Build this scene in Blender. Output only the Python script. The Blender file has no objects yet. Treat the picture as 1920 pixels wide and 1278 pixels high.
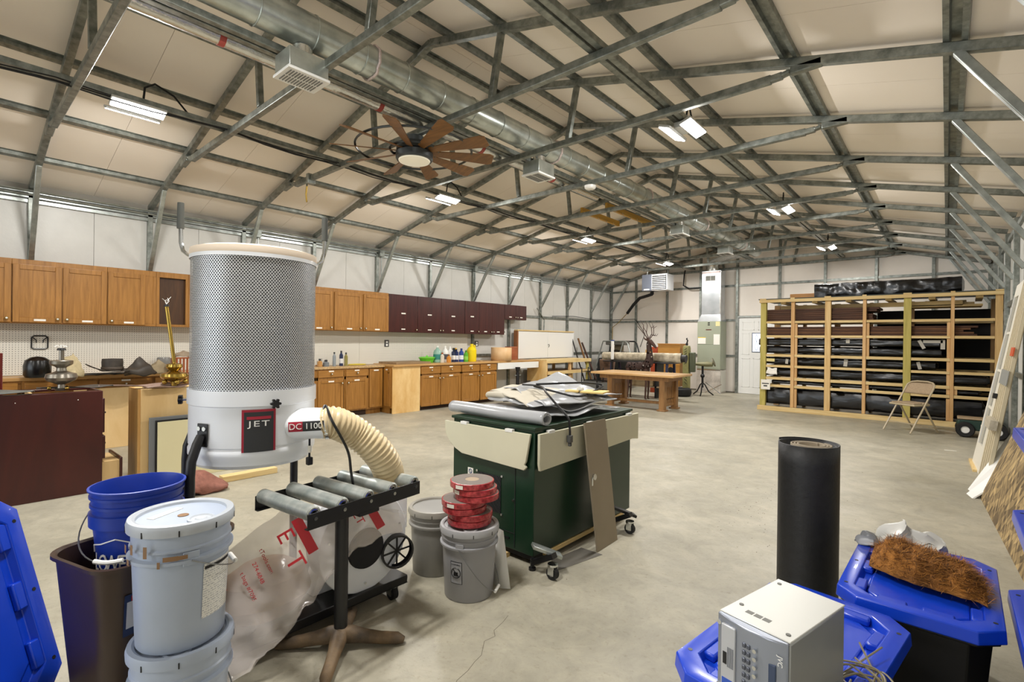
import bpy, bmesh, math, random
from mathutils import Matrix, Vector, Quaternion, noise
from math import pi, sin, cos, radians, atan2, sqrt, hypot
S = bpy.context.scene
COL = S.collection
random.seed(7)
# ------------------------------------------------------------------ camera
yaw, pitch, roll = radians(41.0), radians(-.12), radians(-.706)
CAMZ = 1.36
F = Vector((-sin(yaw)*cos(pitch), cos(yaw)*cos(pitch), sin(pitch)))
r0 = Vector((cos(yaw), sin(yaw), 0)); d0 = F.cross(r0)
Rv = r0*cos(roll)+d0*sin(roll); Dv = -r0*sin(roll)+d0*cos(roll)
cam = bpy.data.cameras.new('camera'); cam.sensor_width = 36; cam.lens = 937.7*36/1920
cam.clip_start = .02; cam.clip_end = 200
co = bpy.data.objects.new('camera', cam); COL.objects.link(co)
co.matrix_world = Matrix(((Rv.x, -Dv.x, -F.x, 0), (Rv.y, -Dv.y, -F.y, 0), (Rv.z, -Dv.z, -F.z, CAMZ), (0, 0, 0, 1)))
S.camera = co
# ------------------------------------------------------------------ world, exposure, lights
S.view_settings.view_transform = 'Standard'; S.view_settings.look = 'None'
S.view_settings.gamma = 1; S.view_settings.use_curve_mapping = False
S.view_settings.exposure = 0.12
W = bpy.data.worlds.new('world'); S.world = W; W.use_nodes = True
bg = W.node_tree.nodes['Background']; bg.inputs[0].default_value = (.86, .93, 1, 1); bg.inputs[1].default_value = 3.2
LAMP_W = 82
RAILX = (-5.47, -1.90)
LIGHTS = [(RAILX[0], y) for y in (-4.0, 1.15, 4.75, 8.45, 12.2)] + [(RAILX[1], y) for y in (-4.0, .75, 4.6, 8.3, 12.1)]  # the lamps behind the camera are unseen, added for extra light
for x, y in LIGHTS:
    for s in (-1, 1):
        l = bpy.data.lights.new('ceiling_lamp_glow', 'AREA'); l.shape = 'RECTANGLE'; l.size = .09; l.size_y = .36
        l.energy = LAMP_W/2; l.color = (1, .975, .94); l.spread = radians(180)
        o = bpy.data.objects.new('ceiling_lamp_glow', l); COL.objects.link(o)
        o.location = (x+s*.10, y, 3.325); o.rotation_euler = (0, s*radians(-24), 0)
# ------------------------------------------------------------------ materials
MATS = {}
def nn(nt, t, **kw):
    n = nt.nodes.new(t)
    for k, v in kw.items(): setattr(n, k, v)
    return n
def base(name):
    m = bpy.data.materials.new(name); m.use_nodes = True; nt = m.node_tree
    return m, nt, nt.nodes['Principled BSDF']
def c4(c): return (c[0], c[1], c[2], 1)
def hx(h):   # sRGB hex to linear
    v = [int(h[i:i+2], 16)/255 for i in (0, 2, 4)]
    return tuple(a/12.92 if a <= .04045 else ((a+.055)/1.055)**2.4 for a in v)
def mat(name, col, rough=.5, metal=0, var=.0, vs=6, bump=0, bs=40, alpha=1, trans=0, emit=0, spec=.5, stretch=(1, 1, 1), col2=None, coat=0):
    if name in MATS: return MATS[name]
    if isinstance(col, str): col = hx(col)
    if isinstance(col2, str): col2 = hx(col2)
    m, nt, b = base(name); L = nt.links.new
    b.inputs['Base Color'].default_value = c4(col); b.inputs['Roughness'].default_value = rough
    b.inputs['Metallic'].default_value = metal; b.inputs['Alpha'].default_value = alpha
    b.inputs['Transmission Weight'].default_value = trans; b.inputs['Specular IOR Level'].default_value = spec
    b.inputs['Coat Weight'].default_value = coat
    if emit: b.inputs['Emission Color'].default_value = c4(col); b.inputs['Emission Strength'].default_value = emit
    if var or bump or col2:
        tc = nn(nt, 'ShaderNodeTexCoord'); mp = nn(nt, 'ShaderNodeMapping'); mp.inputs['Scale'].default_value = stretch
        L(tc.outputs['Object'], mp.inputs[0])
    if var or col2:
        no = nn(nt, 'ShaderNodeTexNoise'); no.inputs['Scale'].default_value = vs; no.inputs['Detail'].default_value = 6; no.inputs['Roughness'].default_value = .6
        L(mp.outputs[0], no.inputs['Vector'])
        cr = nn(nt, 'ShaderNodeValToRGB'); e = cr.color_ramp.elements
        e[0].position = .3; e[1].position = .7
        lo = col if col2 is None else col; hi = col2 if col2 else col
        e[0].color = c4([x*(1-var) for x in lo]); e[1].color = c4([min(1, x*(1+var)) for x in hi])
        L(no.outputs['Fac'], cr.inputs[0]); L(cr.outputs[0], b.inputs['Base Color'])
    if bump:
        n2 = nn(nt, 'ShaderNodeTexNoise'); n2.inputs['Scale'].default_value = bs; n2.inputs['Detail'].default_value = 4
        L(mp.outputs[0], n2.inputs['Vector'])
        bp = nn(nt, 'ShaderNodeBump'); bp.inputs['Strength'].default_value = bump; bp.inputs['Distance'].default_value = .01
        L(n2.outputs['Fac'], bp.inputs['Height']); L(bp.outputs[0], b.inputs['Normal'])
    MATS[name] = m; return m
def wood(name, c1, c2, axis='Z', sc=7, rough=.42, st=14, bump=.06):
    if name in MATS: return MATS[name]
    if isinstance(c1, str): c1 = hx(c1)
    if isinstance(c2, str): c2 = hx(c2)
    m, nt, b = base(name); L = nt.links.new
    b.inputs['Roughness'].default_value = rough
    tc = nn(nt, 'ShaderNodeTexCoord'); mp = nn(nt, 'ShaderNodeMapping')
    mp.inputs['Scale'].default_value = {'X': (1, st, st), 'Y': (st, 1, st), 'Z': (st, st, 1)}[axis]
    L(tc.outputs['Object'], mp.inputs[0])
    no = nn(nt, 'ShaderNodeTexNoise'); no.inputs['Scale'].default_value = sc*.3; no.inputs['Detail'].default_value = 8; no.inputs['Roughness'].default_value = .65; no.inputs['Distortion'].default_value = .6
    L(mp.outputs[0], no.inputs['Vector'])
    cr = nn(nt, 'ShaderNodeValToRGB'); e = cr.color_ramp.elements
    e[0].position = .32; e[0].color = c4(c1); e[1].position = .68; e[1].color = c4(c2)
    L(no.outputs['Fac'], cr.inputs[0]); L(cr.outputs[0], b.inputs['Base Color'])
    bp = nn(nt, 'ShaderNodeBump'); bp.inputs['Strength'].default_value = bump; bp.inputs['Distance'].default_value = .01
    L(no.outputs['Fac'], bp.inputs['Height']); L(bp.outputs[0], b.inputs['Normal'])
    MATS[name] = m; return m
# ------------------------------------------------------------------ geometry helpers
class MB:
    def __init__(s): s.v = []; s.f = []; s.mi = []
    def add(s, vs, fs, mi=0, T=None):
        o = len(s.v)
        s.v += [tuple((T @ Vector(p)) if T is not None else p) for p in vs]
        s.f += [tuple(i+o for i in f) for f in fs]; s.mi += [mi]*len(fs); return s
    def box(s, x0, x1, y0, y1, z0, z1, mi=0, T=None):
        vs = [(x, y, z) for z in (z0, z1) for y in (y0, y1) for x in (x0, x1)]
        return s.add(vs, [(0, 2, 3, 1), (4, 5, 7, 6), (0, 1, 5, 4), (2, 6, 7, 3), (0, 4, 6, 2), (1, 3, 7, 5)], mi, T)
    def bar(s, p0, p1, w, h, up=(0, 0, 1), mi=0):
        p0 = Vector(p0); p1 = Vector(p1); d = p1-p0; n = d.length; d.normalize()
        u = Vector(up); sd = d.cross(u)
        if sd.length < 1e-5: sd = d.cross(Vector((1, 0, 0)))
        sd.normalize(); u = sd.cross(d)
        T = Matrix(((sd.x, d.x, u.x, p0.x), (sd.y, d.y, u.y, p0.y), (sd.z, d.z, u.z, p0.z), (0, 0, 0, 1)))
        return s.box(-w/2, w/2, 0, n, -h/2, h/2, mi, T)
    def frame(s, d):
        d = Vector(d).normalized(); a = Vector((0, 0, 1)) if abs(d.z) < .95 else Vector((1, 0, 0))
        x = a.cross(d).normalized(); return x, d.cross(x)
    def cyl(s, p0, p1, r, r2=None, n=14, mi=0, cap=True):
        p0 = Vector(p0); p1 = Vector(p1); r2 = r if r2 is None else r2
        x, y = s.frame(p1-p0); vs = []
        for p, q in ((p0, r), (p1, r2)):
            for i in range(n):
                a = 2*pi*i/n; vs.append(tuple(p+x*(q*cos(a))+y*(q*sin(a))))
        fs = [(i, (i+1) % n, n+(i+1) % n, n+i) for i in range(n)]
        if cap: fs += [tuple(range(n-1, -1, -1)), tuple(range(n, 2*n))]
        return s.add(vs, fs, mi)
    def tube(s, pts, r, n=8, mi=0, closed=False, cap=True):
        pts = [Vector(p) for p in pts]; m = len(pts); rs = r if isinstance(r, (list, tuple)) else [r]*m
        t0 = (pts[1]-pts[0]); x, y = s.frame(t0); vs = []; prev = t0.normalized()
        for i, p in enumerate(pts):
            if closed: t = pts[(i+1) % m]-pts[i-1]
            else: t = pts[min(i+1, m-1)]-pts[max(i-1, 0)]
            if t.length < 1e-9: t = prev
            t = t.normalized(); q = prev.rotation_difference(t); x = q @ x; y = q @ y; prev = t
            for k in range(n):
                a = 2*pi*k/n; vs.append(tuple(p+x*(rs[i]*cos(a))+y*(rs[i]*sin(a))))
        fs = []
        for i in range(m if closed else m-1):
            j = (i+1) % m
            for k in range(n): fs.append((i*n+k, i*n+(k+1) % n, j*n+(k+1) % n, j*n+k))
        if cap and not closed: fs += [tuple(range(n-1, -1, -1)), tuple((m-1)*n+k for k in range(n))]
        return s.add(vs, fs, mi)
    def lathe(s, prof, n=28, mi=0, T=None, cap=True, sx=1, sy=1):
        vs = []; m = len(prof)
        for r, z in prof:
            for k in range(n): a = 2*pi*k/n; vs.append((r*cos(a)*sx, r*sin(a)*sy, z))
        fs = [(i*n+k, i*n+(k+1) % n, (i+1)*n+(k+1) % n, (i+1)*n+k) for i in range(m-1) for k in range(n)]
        if cap:
            if prof[0][0] > 1e-4: fs.append(tuple(range(n-1, -1, -1)))
            if prof[-1][0] > 1e-4: fs.append(tuple((m-1)*n+k for k in range(n)))
        return s.add(vs, fs, mi, T)
    def prism(s, poly, z0, z1, mi=0, T=None):
        n = len(poly); vs = [(x, y, z0) for x, y in poly]+[(x, y, z1) for x, y in poly]
        fs = [tuple(range(n-1, -1, -1)), tuple(range(n, 2*n))]+[(i, (i+1) % n, n+(i+1) % n, n+i) for i in range(n)]
        return s.add(vs, fs, mi, T)
    def grid(s, fn, nu, nv, mi=0, closeu=False):
        vs = [tuple(fn(i/(nu if closeu else nu), j/nv)) for j in range(nv+1) for i in range(nu if closeu else nu+1)]
        w = nu if closeu else nu+1; fs = []
        for j in range(nv):
            for i in range(nu):
                k = (i+1) % w; fs.append((j*w+i, j*w+k, (j+1)*w+k, (j+1)*w+i))
        return s.add(vs, fs, mi)
    def ball(s, c, r, n=12, m=8, mi=0, sc=(1, 1, 1)):
        T = Matrix.Translation(c) @ Matrix.Diagonal((sc[0], sc[1], sc[2], 1))
        return s.lathe([(max(r*sin(pi*i/m), 1e-5 if i in (0, m) else 0), -r*cos(pi*i/m)) for i in range(m+1)], n, mi, T, False)
    def build(s, name, mats, parent=None, smooth=32, bevel=0, seg=2, solid=0, sub=0, loc=None, rot=None, label=None):
        me = bpy.data.meshes.new(name); me.from_pydata(s.v, [], s.f); me.validate()
        mats = mats if isinstance(mats, (list, tuple)) else [mats]
        for q in mats: me.materials.append(q)
        if len(mats) > 1 and len(me.polygons) == len(s.mi): me.polygons.foreach_set('material_index', s.mi)
        bm = bmesh.new(); bm.from_mesh(me); bmesh.ops.remove_doubles(bm, verts=bm.verts, dist=1e-6)
        if not solid: bmesh.ops.recalc_face_normals(bm, faces=bm.faces)
        bm.to_mesh(me); bm.free()
        if smooth:
            me.polygons.foreach_set('use_smooth', [True]*len(me.polygons)); me.set_sharp_from_angle(angle=radians(smooth))
        o = bpy.data.objects.new(name, me); COL.objects.link(o)
        if parent is not None: o.parent = parent
        if loc is not None: o.location = loc
        if rot is not None: o.rotation_euler = rot
        if solid:
            md = o.modifiers.new('thick', 'SOLIDIFY'); md.thickness = solid; md.offset = 0
        if sub:
            md = o.modifiers.new('sub', 'SUBSURF'); md.levels = sub; md.render_levels = sub
        if bevel:
            md = o.modifiers.new('bevel', 'BEVEL'); md.width = bevel; md.segments = seg; md.limit_method = 'ANGLE'; md.angle_limit = radians(40)
        if label: o['label'] = label
        return o
def B(x0, x1, y0, y1, z0, z1, mi=0): return MB().box(x0, x1, y0, y1, z0, z1, mi)
def tag(o, label, cat, group=None, kind=None):
    o['label'] = label; o['category'] = cat
    if group: o['group'] = group
    if kind: o['kind'] = kind
    return o
def thing(name, label, cat, loc=(0, 0, 0), rz=0, group=None):
    o = bpy.data.objects.new(name, None); o.empty_display_size = .05; COL.objects.link(o)
    o.location = loc; o.rotation_euler = (0, 0, rz); return tag(o, label, cat, group)
def copyparts(src, dst):
    for ch in list(src.children):
        c = ch.copy(); COL.objects.link(c); c.parent = dst
        copyparts(ch, c)
def dup(src, loc, rz, label, group=None):
    r = src.copy(); COL.objects.link(r); r.location = loc; r.rotation_euler = (0, 0, rz); r['label'] = label
    if group: r['group'] = group
    copyparts(src, r); return r
def struct(o): o['kind'] = 'structure'; return o
def text(name, s, size, material, parent, T, depth=.0008, align='CENTER', bend=None, sx=1, space=1):
    cu = bpy.data.curves.new(name, 'FONT'); cu.body = s; cu.size = size; cu.align_x = align; cu.align_y = 'CENTER'; cu.extrude = depth; cu.space_character = space
    cu.resolution_u = 3
    to = bpy.data.objects.new(name, cu); COL.objects.link(to)
    dg = bpy.context.evaluated_depsgraph_get(); me = bpy.data.meshes.new_from_object(to.evaluated_get(dg))
    bpy.data.objects.remove(to); bpy.data.curves.remove(cu)
    me.name = name
    for v in me.vertices:
        p = Vector((v.co.x*sx, v.co.y, v.co.z))
        if bend: a = p.x/bend; p = Vector(((bend+p.z)*sin(a), p.y, (bend+p.z)*cos(a)-bend))
        v.co = T @ p
    me.materials.clear(); me.materials.append(material)
    o = bpy.data.objects.new(name, me); COL.objects.link(o); o.parent = parent; return o
def TM(x, y, n, loc):   # matrix from in-plane x, y axes, normal, origin
    x = Vector(x).normalized(); n = Vector(n).normalized(); y = Vector(y).normalized()
    return Matrix(((x.x, y.x, n.x, loc[0]), (x.y, y.y, n.y, loc[1]), (x.z, y.z, n.z, loc[2]), (0, 0, 0, 1)))
# ------------------------------------------------------------------ palette
def galv(name, c1, c2, rough=.38, sc=9):
    m = mat(name, c1, rough, .75, .0, sc, .03, 60, col2=c2); return m
GALV = galv('galvanised_steel', '666b66', '9fa39c', .42, 14)
GALV2 = galv('galvanised_steel_bright', '8d938f', 'b9beba', .33, 10)
DUCT = galv('duct_metal', 'a3aaa4', 'ced4cf', .28, 5)
FOIL = mat('foil_duct', 'cfcfca', .25, .9, .1, 10, .5, 22)
BLACK = mat('black_paint', '151517', .4)
BLACKM = mat('black_matte', '1b1b1c', .8, var=.2)
RUBBER = mat('black_rubber', '161616', .75)
CHROME = mat('chrome', 'd5d8da', .12, 1)
WHITE = mat('white_paint', 'e8e8e4', .4)
WHITEP = mat('white_plastic', 'f0efea', .35)
PAPER = mat('paper_label', 'eeeae0', .7)
OAK = wood('oak_vertical', '875a20', 'ae7a38', 'Z', 7)
OAKH = wood('oak_horizontal', '875a20', 'ae7a38', 'Y', 7)
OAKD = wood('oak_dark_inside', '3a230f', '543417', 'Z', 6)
MAH = wood('mahogany_laminate', '2f1210', '4b1f1a', 'Z', 6, .3)
CHER = wood('dark_cherry_panel', '2c0d09', '4a1a12', 'Z', 2, .35, 3)
PINE = wood('pine_x', 'cfae70', 'e8d09a', 'X', 5, .6)
PINEY = wood('pine_y', 'cfae70', 'e8d09a', 'Y', 5, .6)
PINEZ = wood('pine_z', 'cba468', 'e4c58c', 'Z', 5, .6)
FIRZ = wood('fir_z', 'c89a60', 'e0b984', 'Z', 5, .6)
PTZ = wood('treated_pine_z', 'a69847', 'c6b766', 'Z', 5, .6)
PLY = wood('plywood', 'd0a05a', 'efd298', 'Z', 3.2, .5, 2.5)
TANW = wood('maple_ply', 'c9a56c', 'dcbd88', 'Z', 3, .55, 4)
TABW = wood('oak_table', '7f5a35', 'a37a4b', 'Z', 6)
TABT = wood('oak_table_top', 'bb905c', 'd6b07e', 'X', 6, .3)
# ------------------------------------------------------------------ the building
XL, XR, XA = -8.17, .70, -3.735
Y0, YE = -6.0, 14.23
YF = [-1.75, -.5, .72, 1.88, 3.07, 4.2, 5.45, 6.74, 8.0, 9.24, 10.5, 11.75, 13.0, 14.16]
def zr(x): return 3.03+.25*min(x-XL, XR-x)
def floor_mat():
    m, nt, b = base('concrete_floor'); L = nt.links.new
    tc = nn(nt, 'ShaderNodeTexCoord')
    def noi(sc, det=6, ro=.6, dist=0):
        n = nn(nt, 'ShaderNodeTexNoise'); n.inputs['Scale'].default_value = sc; n.inputs['Detail'].default_value = det; n.inputs['Roughness'].default_value = ro; n.inputs['Distortion'].default_value = dist
        L(tc.outputs['Object'], n.inputs['Vector']); return n
    def ramp(n, p0, c0, p1, c1):
        r = nn(nt, 'ShaderNodeValToRGB'); e = r.color_ramp.elements; e[0].position = p0; e[1].position = p1; e[0].color = c4(c0); e[1].color = c4(c1); L(n.outputs['Fac'], r.inputs[0]); return r
    a = ramp(noi(.9, 8, .62, .8), .35, hx('989382'), .66, hx('b0aa98'))
    d = ramp(noi(5, 8, .7, 1.2), .3, (.80, .80, .80), .62, (1, 1, 1))
    s = ramp(noi(38, 5, .7), .30, (.82, .80, .76), .45, (1, 1, 1))
    w = ramp(noi(2.3, 10, .72, 2.0), .44, (1, 1, 1), .64, (1.12, 1.11, 1.09))
    prev = a
    for q in (d, s, w):
        x = nn(nt, 'ShaderNodeMix', data_type='RGBA', blend_type='MULTIPLY'); x.inputs[0].default_value = 1
        L(prev.outputs[0] if prev is a else prev.outputs[2], x.inputs[6]); L(q.outputs[0], x.inputs[7]); prev = x
    L(prev.outputs[2], b.inputs['Base Color'])
    rr = ramp(noi(3), .3, (.38,)*3, .7, (.58,)*3); L(rr.outputs[0], b.inputs['Roughness'])
    bp = nn(nt, 'ShaderNodeBump'); bp.inputs['Strength'].default_value = .12; bp.inputs['Distance'].default_value = .01
    L(noi(60).outputs['Fac'], bp.inputs['Height']); L(bp.outputs[0], b.inputs['Normal']); return m
fl = struct(B(XL-.2, XR+.2, Y0-4, YE+.2, -.15, 0).build('floor', floor_mat(), smooth=0))
# shrinkage crack across the slab, in front of the grey pails
ck = [(-1.62, 1.86), (-1.60, 1.80), (-1.585, 1.72), (-1.55, 1.69), (-1.56, 1.63), (-1.50, 1.55), (-1.49, 1.50), (-1.47, 1.44), (-1.46, 1.37), (-1.42, 1.31), (-1.40, 1.25), (-1.37, 1.2)]
cb = MB()
for i in range(len(ck)-1):
    a, c = Vector((*ck[i], .0004)), Vector((*ck[i+1], .0004)); t = (c-a).normalized(); s_ = Vector((-t.y, t.x, 0))*.0011
    cb.add([tuple(a-s_), tuple(c-s_), tuple(c+s_), tuple(a+s_)], [(0, 1, 2, 3)])
cb.build('crack', mat('crack_dirt', '5d564a', .9), fl)
# left wall: backing, insulation panels, posts, girts, eave track
LIN = mat('white_insulation', 'cfcec8', .38, 0, .04, 3, .12, 26)
LINC = mat('roof_lining', 'f2e8da', .6, 0, .02, 1.2)
LINE = mat('end_wall_lining', 'eae3d9', .55, 0, .05, 1.5)
BACK = mat('outer_skin', '8f8a80', .8)
wl = struct(B(XL-.08, XL-.03, Y0, YE+.05, 0, 3.2).build('wall_left', BACK))
for i in range(len(YF)-1):
    for a, c in ((YF[i]+.002, (YF[i]+YF[i+1])/2-.002), ((YF[i]+YF[i+1])/2+.002, YF[i+1]-.002)):
        B(XL-.03, XL-.004, a, c, .02, 3.0).build('insulation_panel', LIN, wl)
for y in YF[1:-1]:
    MB().box(XL-.003, XL+.055, y-.03, y+.03, 0, 3.04).build('post', GALV, wl, bevel=.004)
for z in (.03, 1.0, 1.97):
    MB().box(XL-.003, XL+.03, Y0, YE, z-.03, z+.03).build('girt', GALV, wl)
tr = MB()
for dx, z in ((.0, 2.90), (.015, 2.955), (.03, 3.01)):
    tr.box(XL-.003, XL+.04+dx, Y0, YE, z, z+.035)
tr.build('eave_track', GALV2, wl)
# conduits run along the eave
MB().tube([(XL+.085, Y0, 2.985), (XL+.085, YE-.05, 2.985)], .011, 6).build('conduit', GALV2, wl)
MB().tube([(XL+.10, Y0, 3.03), (XL+.10, YE-.05, 3.03)], .011, 6).build('conduit', GALV2, wl)
for y in (3.25, 5.5, 8.0): 
    B(XL+.05, XL+.13, y-.05, y+.05, 2.9, 3.02).build('junction_box', GALV, wl, bevel=.004)
    MB().tube([(XL+.07, y+.02, 2.9), (XL+.07, y+.02, 2.3)], .009, 6).build('conduit', GALV2, wl)
# right wall
wr = struct(B(XR+.03, XR+.08, Y0, YE+.05, 0, 3.2).build('wall_right', BACK))
for i in range(len(YF)-1):
    B(XR+.004, XR+.03, YF[i]+.002, YF[i+1]-.002, .02, 3.0).build('insulation_panel', LIN, wr)
for y in YF[1:-1]:
    MB().box(XR-.055, XR+.003, y-.03, y+.03, 0, 3.04).build('post', GALV, wr, bevel=.004)
for z in (.03, 1.0, 1.97, 2.93):
    MB().box(XR-.03, XR+.003, Y0, YE, z-.03, z+.03).build('girt', GALV, wr)
# far gable wall
we = struct(MB().prism([(XL-.1, 0), (XR+.1, 0), (XR+.1, zr(XR)+.12), (XA, zr(XA)+.14), (XL-.1, zr(XL)+.12)], 0, .05, 0, TM((1, 0, 0), (0, 0, 1), (0, -1, 0), (0, YE+.08, 0))).build('wall_back', BACK))
EP = [XL+.03, -7.27, -6.27, -5.28, -4.29, -3.25, -2.25, -1.24, -.23, XR-.03]
rows = [(.03, 1.0), (1.0, 1.97), (1.97, 2.905), (2.905, None)]
TE = TM((1, 0, 0), (0, 0, 1), (0, -1, 0), (0, YE+.03, 0))
for i in range(len(EP)-1):
    a, c = EP[i]+.003, EP[i+1]-.003
    for z0, z1 in rows:
        if z1 is None:
            poly = [(a, z0), (c, z0), (c, zr(c)+.09)]+([(XA, zr(XA)+.09)] if a < XA < c else [])+[(a, zr(a)+.09)]
        else: poly = [(a, z0), (c, z0), (c, z1), (a, z1)]
        if -4.4 < a and c < -3.1 and z1 and z1 < 2: continue
        MB().prism(poly, 0, .026, 0, TE).build('insulation_panel', LINE, we, smooth=0)
for x in EP[1:-1]:
    if abs(x+3.25) < .02 : z0 = 0
    else: z0 = 0
    B(x-.03, x+.03, YE-.055, YE+.004, z0, zr(x)).build('post', GALV, we, bevel=.004)
B(XL, XL+.07, YE-.06, YE+.004, 0, zr(XL+.07)).build('post', GALV, we, bevel=.004)
B(XR-.07, XR, YE-.06, YE+.004, 0, zr(XL+.07)).build('post', GALV, we, bevel=.004)
for z in (1.0, 1.97, 2.905):
    for i in range(len(EP)-1):
        if z < 2 and -4.4 < EP[i] < -3.3: continue
        B(EP[i]+.03, EP[i+1]-.03, YE-.03, YE+.004, z-.028, z+.028).build('girt', GALV, we)
# front wall behind the camera, its unseen doorway added to let in daylight fill
wf = struct(MB().box(XL, -6.9, Y0-.06, Y0, 0, 3.1).box(-1.2, XR, Y0-.06, Y0, 0, 3.1).prism([(XL, 2.75), (XR, 2.75), (XR, zr(XR)+.1), (XA, zr(XA)+.1), (XL, zr(XL)+.1)], 0, .06, 0, TM((1, 0, 0), (0, 0, 1), (0, -1, 0), (0, Y0, 0))).build('wall_front', LIN))
# roof: outer skin, lining sheets, purlins
rf = MB()
for sx in (-1, 1):
    xe = XL-.1 if sx < 0 else XR+.1
    vs = [(xe, Y0, zr(xe)+.112), (XA, Y0, zr(XA)+.112), (XA, YE+.1, zr(XA)+.112), (xe, YE+.1, zr(xe)+.112)]
    rf.add(vs+[(p[0], p[1], p[2]+.03) for p in vs], [(0, 1, 2, 3), (4, 5, 6, 7), (0, 1, 5, 4), (1, 2, 6, 5), (2, 3, 7, 6), (3, 0, 4, 7)])
ce = struct(rf.build('ceiling', BACK, smooth=0))
mids = [Y0]+[(YF[i]+YF[i+1])/2 for i in range(len(YF)-1)]+[YE+.02]
for sx in (-1, 1):
    xe = XL-.03 if sx < 0 else XR+.03
    for i in range(len(mids)-1):
        a, c = mids[i]+.0015, mids[i+1]-.0015
        xm = XA+sx*.002
        vs = [(xe, a, zr(xe)+.1), (xm, a, zr(xm)+.1), (xm, c, zr(xm)+.1), (xe, c, zr(xe)+.1)]
        MB().add(vs+[(p[0], p[1], p[2]+.008) for p in vs], [(0, 1, 2, 3), (4, 5, 6, 7), (0, 1, 5, 4), (1, 2, 6, 5), (2, 3, 7, 6), (3, 0, 4, 7)]).build('lining_sheet', LINC, ce, smooth=0)
HAT = [(-.062, .035), (-.032, .035), (-.026, 0), (.026, 0), (.032, .035), (.062, .035), (.062, .032), (.034, .032), (.028, -.003), (-.028, -.003), (-.034, .032), (-.062, .032)]
def hat_along_y(x, name, zoff=.065, flip=False):
    sl = atan2(.25, 1)*(1 if x < XA else -1)
    T = Matrix.Translation((x, Y0, zr(x)+zoff)) @ Matrix.Rotation(-sl, 4, 'Y') @ TM((1, 0, 0), (0, 0, 1), (0, -1, 0), (0, 0, 0))
    prof = HAT if not flip else [(-.062, 0), (-.03, 0), (-.026, .03), (.026, .03), (.03, 0), (.062, 0), (.062, .035), (-.062, .035)]
    MB().prism(prof, 0, -(YE-Y0), 0, T).build(name, GALV, ce, smooth=0)
for x in (-7.52, -6.64, -5.77, -4.86, -3.93): hat_along_y(x, 'purlin')
for x in (-3.5, -2.86, -1.91, -.92, .02): hat_along_y(x, 'purlin', flip=x > -1)
# trusses: one per frame
for k, y in enumerate(YF):
    t = struct(bpy.data.objects.new('trim_%d' % (k+1), None)); COL.objects.link(t); t.location = (0, y, 0)
    t['label'] = 'galvanised steel truss frame spanning the shop with rafters, bottom chord and knee braces'
    h = .0325
    MB().bar((XL+.03, 0, zr(XL+.03)+h), (XA, 0, zr(XA)+h), .058, .065).build('rafter', GALV, t, bevel=.006)
    MB().bar((XA, 0, zr(XA)+h), (XR-.03, 0, zr(XR-.03)+h), .058, .065).build('rafter', GALV, t, bevel=.006)
    MB().tube([(XA-.16, -.028, zr(XA-.16)+.005), (XA-.05, -.028, zr(XA)-.005), (XA+.05, -.028, zr(XA)-.005), (XA+.16, -.028, zr(XA-.16)+.005)], .012, 6).build('ridge_knee', GALV, t)
    zc = 3.375
    def crimp(s, x0, z0, xin, zin, zmid):
        # flattened end: main tube bends up, flat stub under the rafter
        b_ = MB()
        b_.bar((xin, 0, zin), (xin+s*.10, 0, zmid-.012), .05, .05)
        b_.bar((xin+s*.09, 0, zmid-.012), (xin+s*.15, 0, zmid), .062, .028)
        b_.bar((xin+s*.15, 0, zmid), (x0, 0, z0), .058, .06)
        return b_
    zl = zr(-6.55)-.03
    crimp(-1, -6.78, zl-.045, -6.42, zc-.02, zl-.012).build('crimped_end', GALV, t, bevel=.008)
    zq = zr(-.9)-.028
    crimp(1, -.70, zq+.005, -1.06, zc+.01, zq).build('crimped_end', GALV, t, bevel=.008)
    MB().bar((-6.44, 0, zc-.02), (-1.04, 0, zc+.01), .052, .062).build('bottom_chord', GALV, t, bevel=.006)
    for xb, xt in ((-4.64, -4.70), (-2.93, -2.83)):
        MB().bar((xb, 0, zc+.03), (xt, 0, zr(xt)+.005), .05, .05, (0, 1, 0)).build('web', GALV, t, bevel=.005)
    MB().bar((-7.5, 0, zr(-7.5)+.01), (XL+.05, 0, 2.24), .05, .05, (0, 1, 0)).build('knee_brace', GALV2, t, bevel=.005)
    MB().bar((.03, 0, zr(.03)+.01), (XR-.05, 0, 2.24), .05, .05, (0, 1, 0)).build('knee_brace', GALV2, t, bevel=.005)
# rails that carry the lamps, resting on the chords
for x in (*RAILX, -3.70):
    MB().bar((x-.035, Y0, 3.44), (x-.035, YE-.1, 3.44), .05, .05).bar((x+.035, Y0, 3.44), (x+.035, YE-.1, 3.44), .05, .05).build('lamp_rail', GALV, ce, bevel=.005)
# ------------------------------------------------------------------ ceiling lamps
LED = mat('led_panel', (1, .97, .92), .4, emit=14)
HOUS = mat('lamp_housing', 'c8c9c6', .4, .3)
def lamp(x, y, label):
    t = thing('ceiling_lamp', label, 'lamp', (x, y, 3.41), 0, 'twin panel ceiling lamps under the rails')
    B(-.045, .045, -.10, .10, -.06, -.004).build('housing', HOUS, t, bevel=.006)
    for s in (-1, 1):
        T = Matrix.Translation((s*.10, 0, -.06)) @ Matrix.Rotation(s*radians(-20), 4, 'Y')
        MB().box(-.058, .058, -.20, .20, -.004, .02, 0, T).build('wing', HOUS, t, bevel=.004)
        MB().box(-.050, .050, -.19, .19, -.012, -.0045, 0, T).build('led_panel', LED, t)
    MB().tube([(0, .05, 0), (.02, .06, .17), (.0, .14, .24), (-.04, .3, .2), (-.05, .42, .08), (-.05, .5, .045)], .009, 6).build('cord', BLACKM, t)
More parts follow.
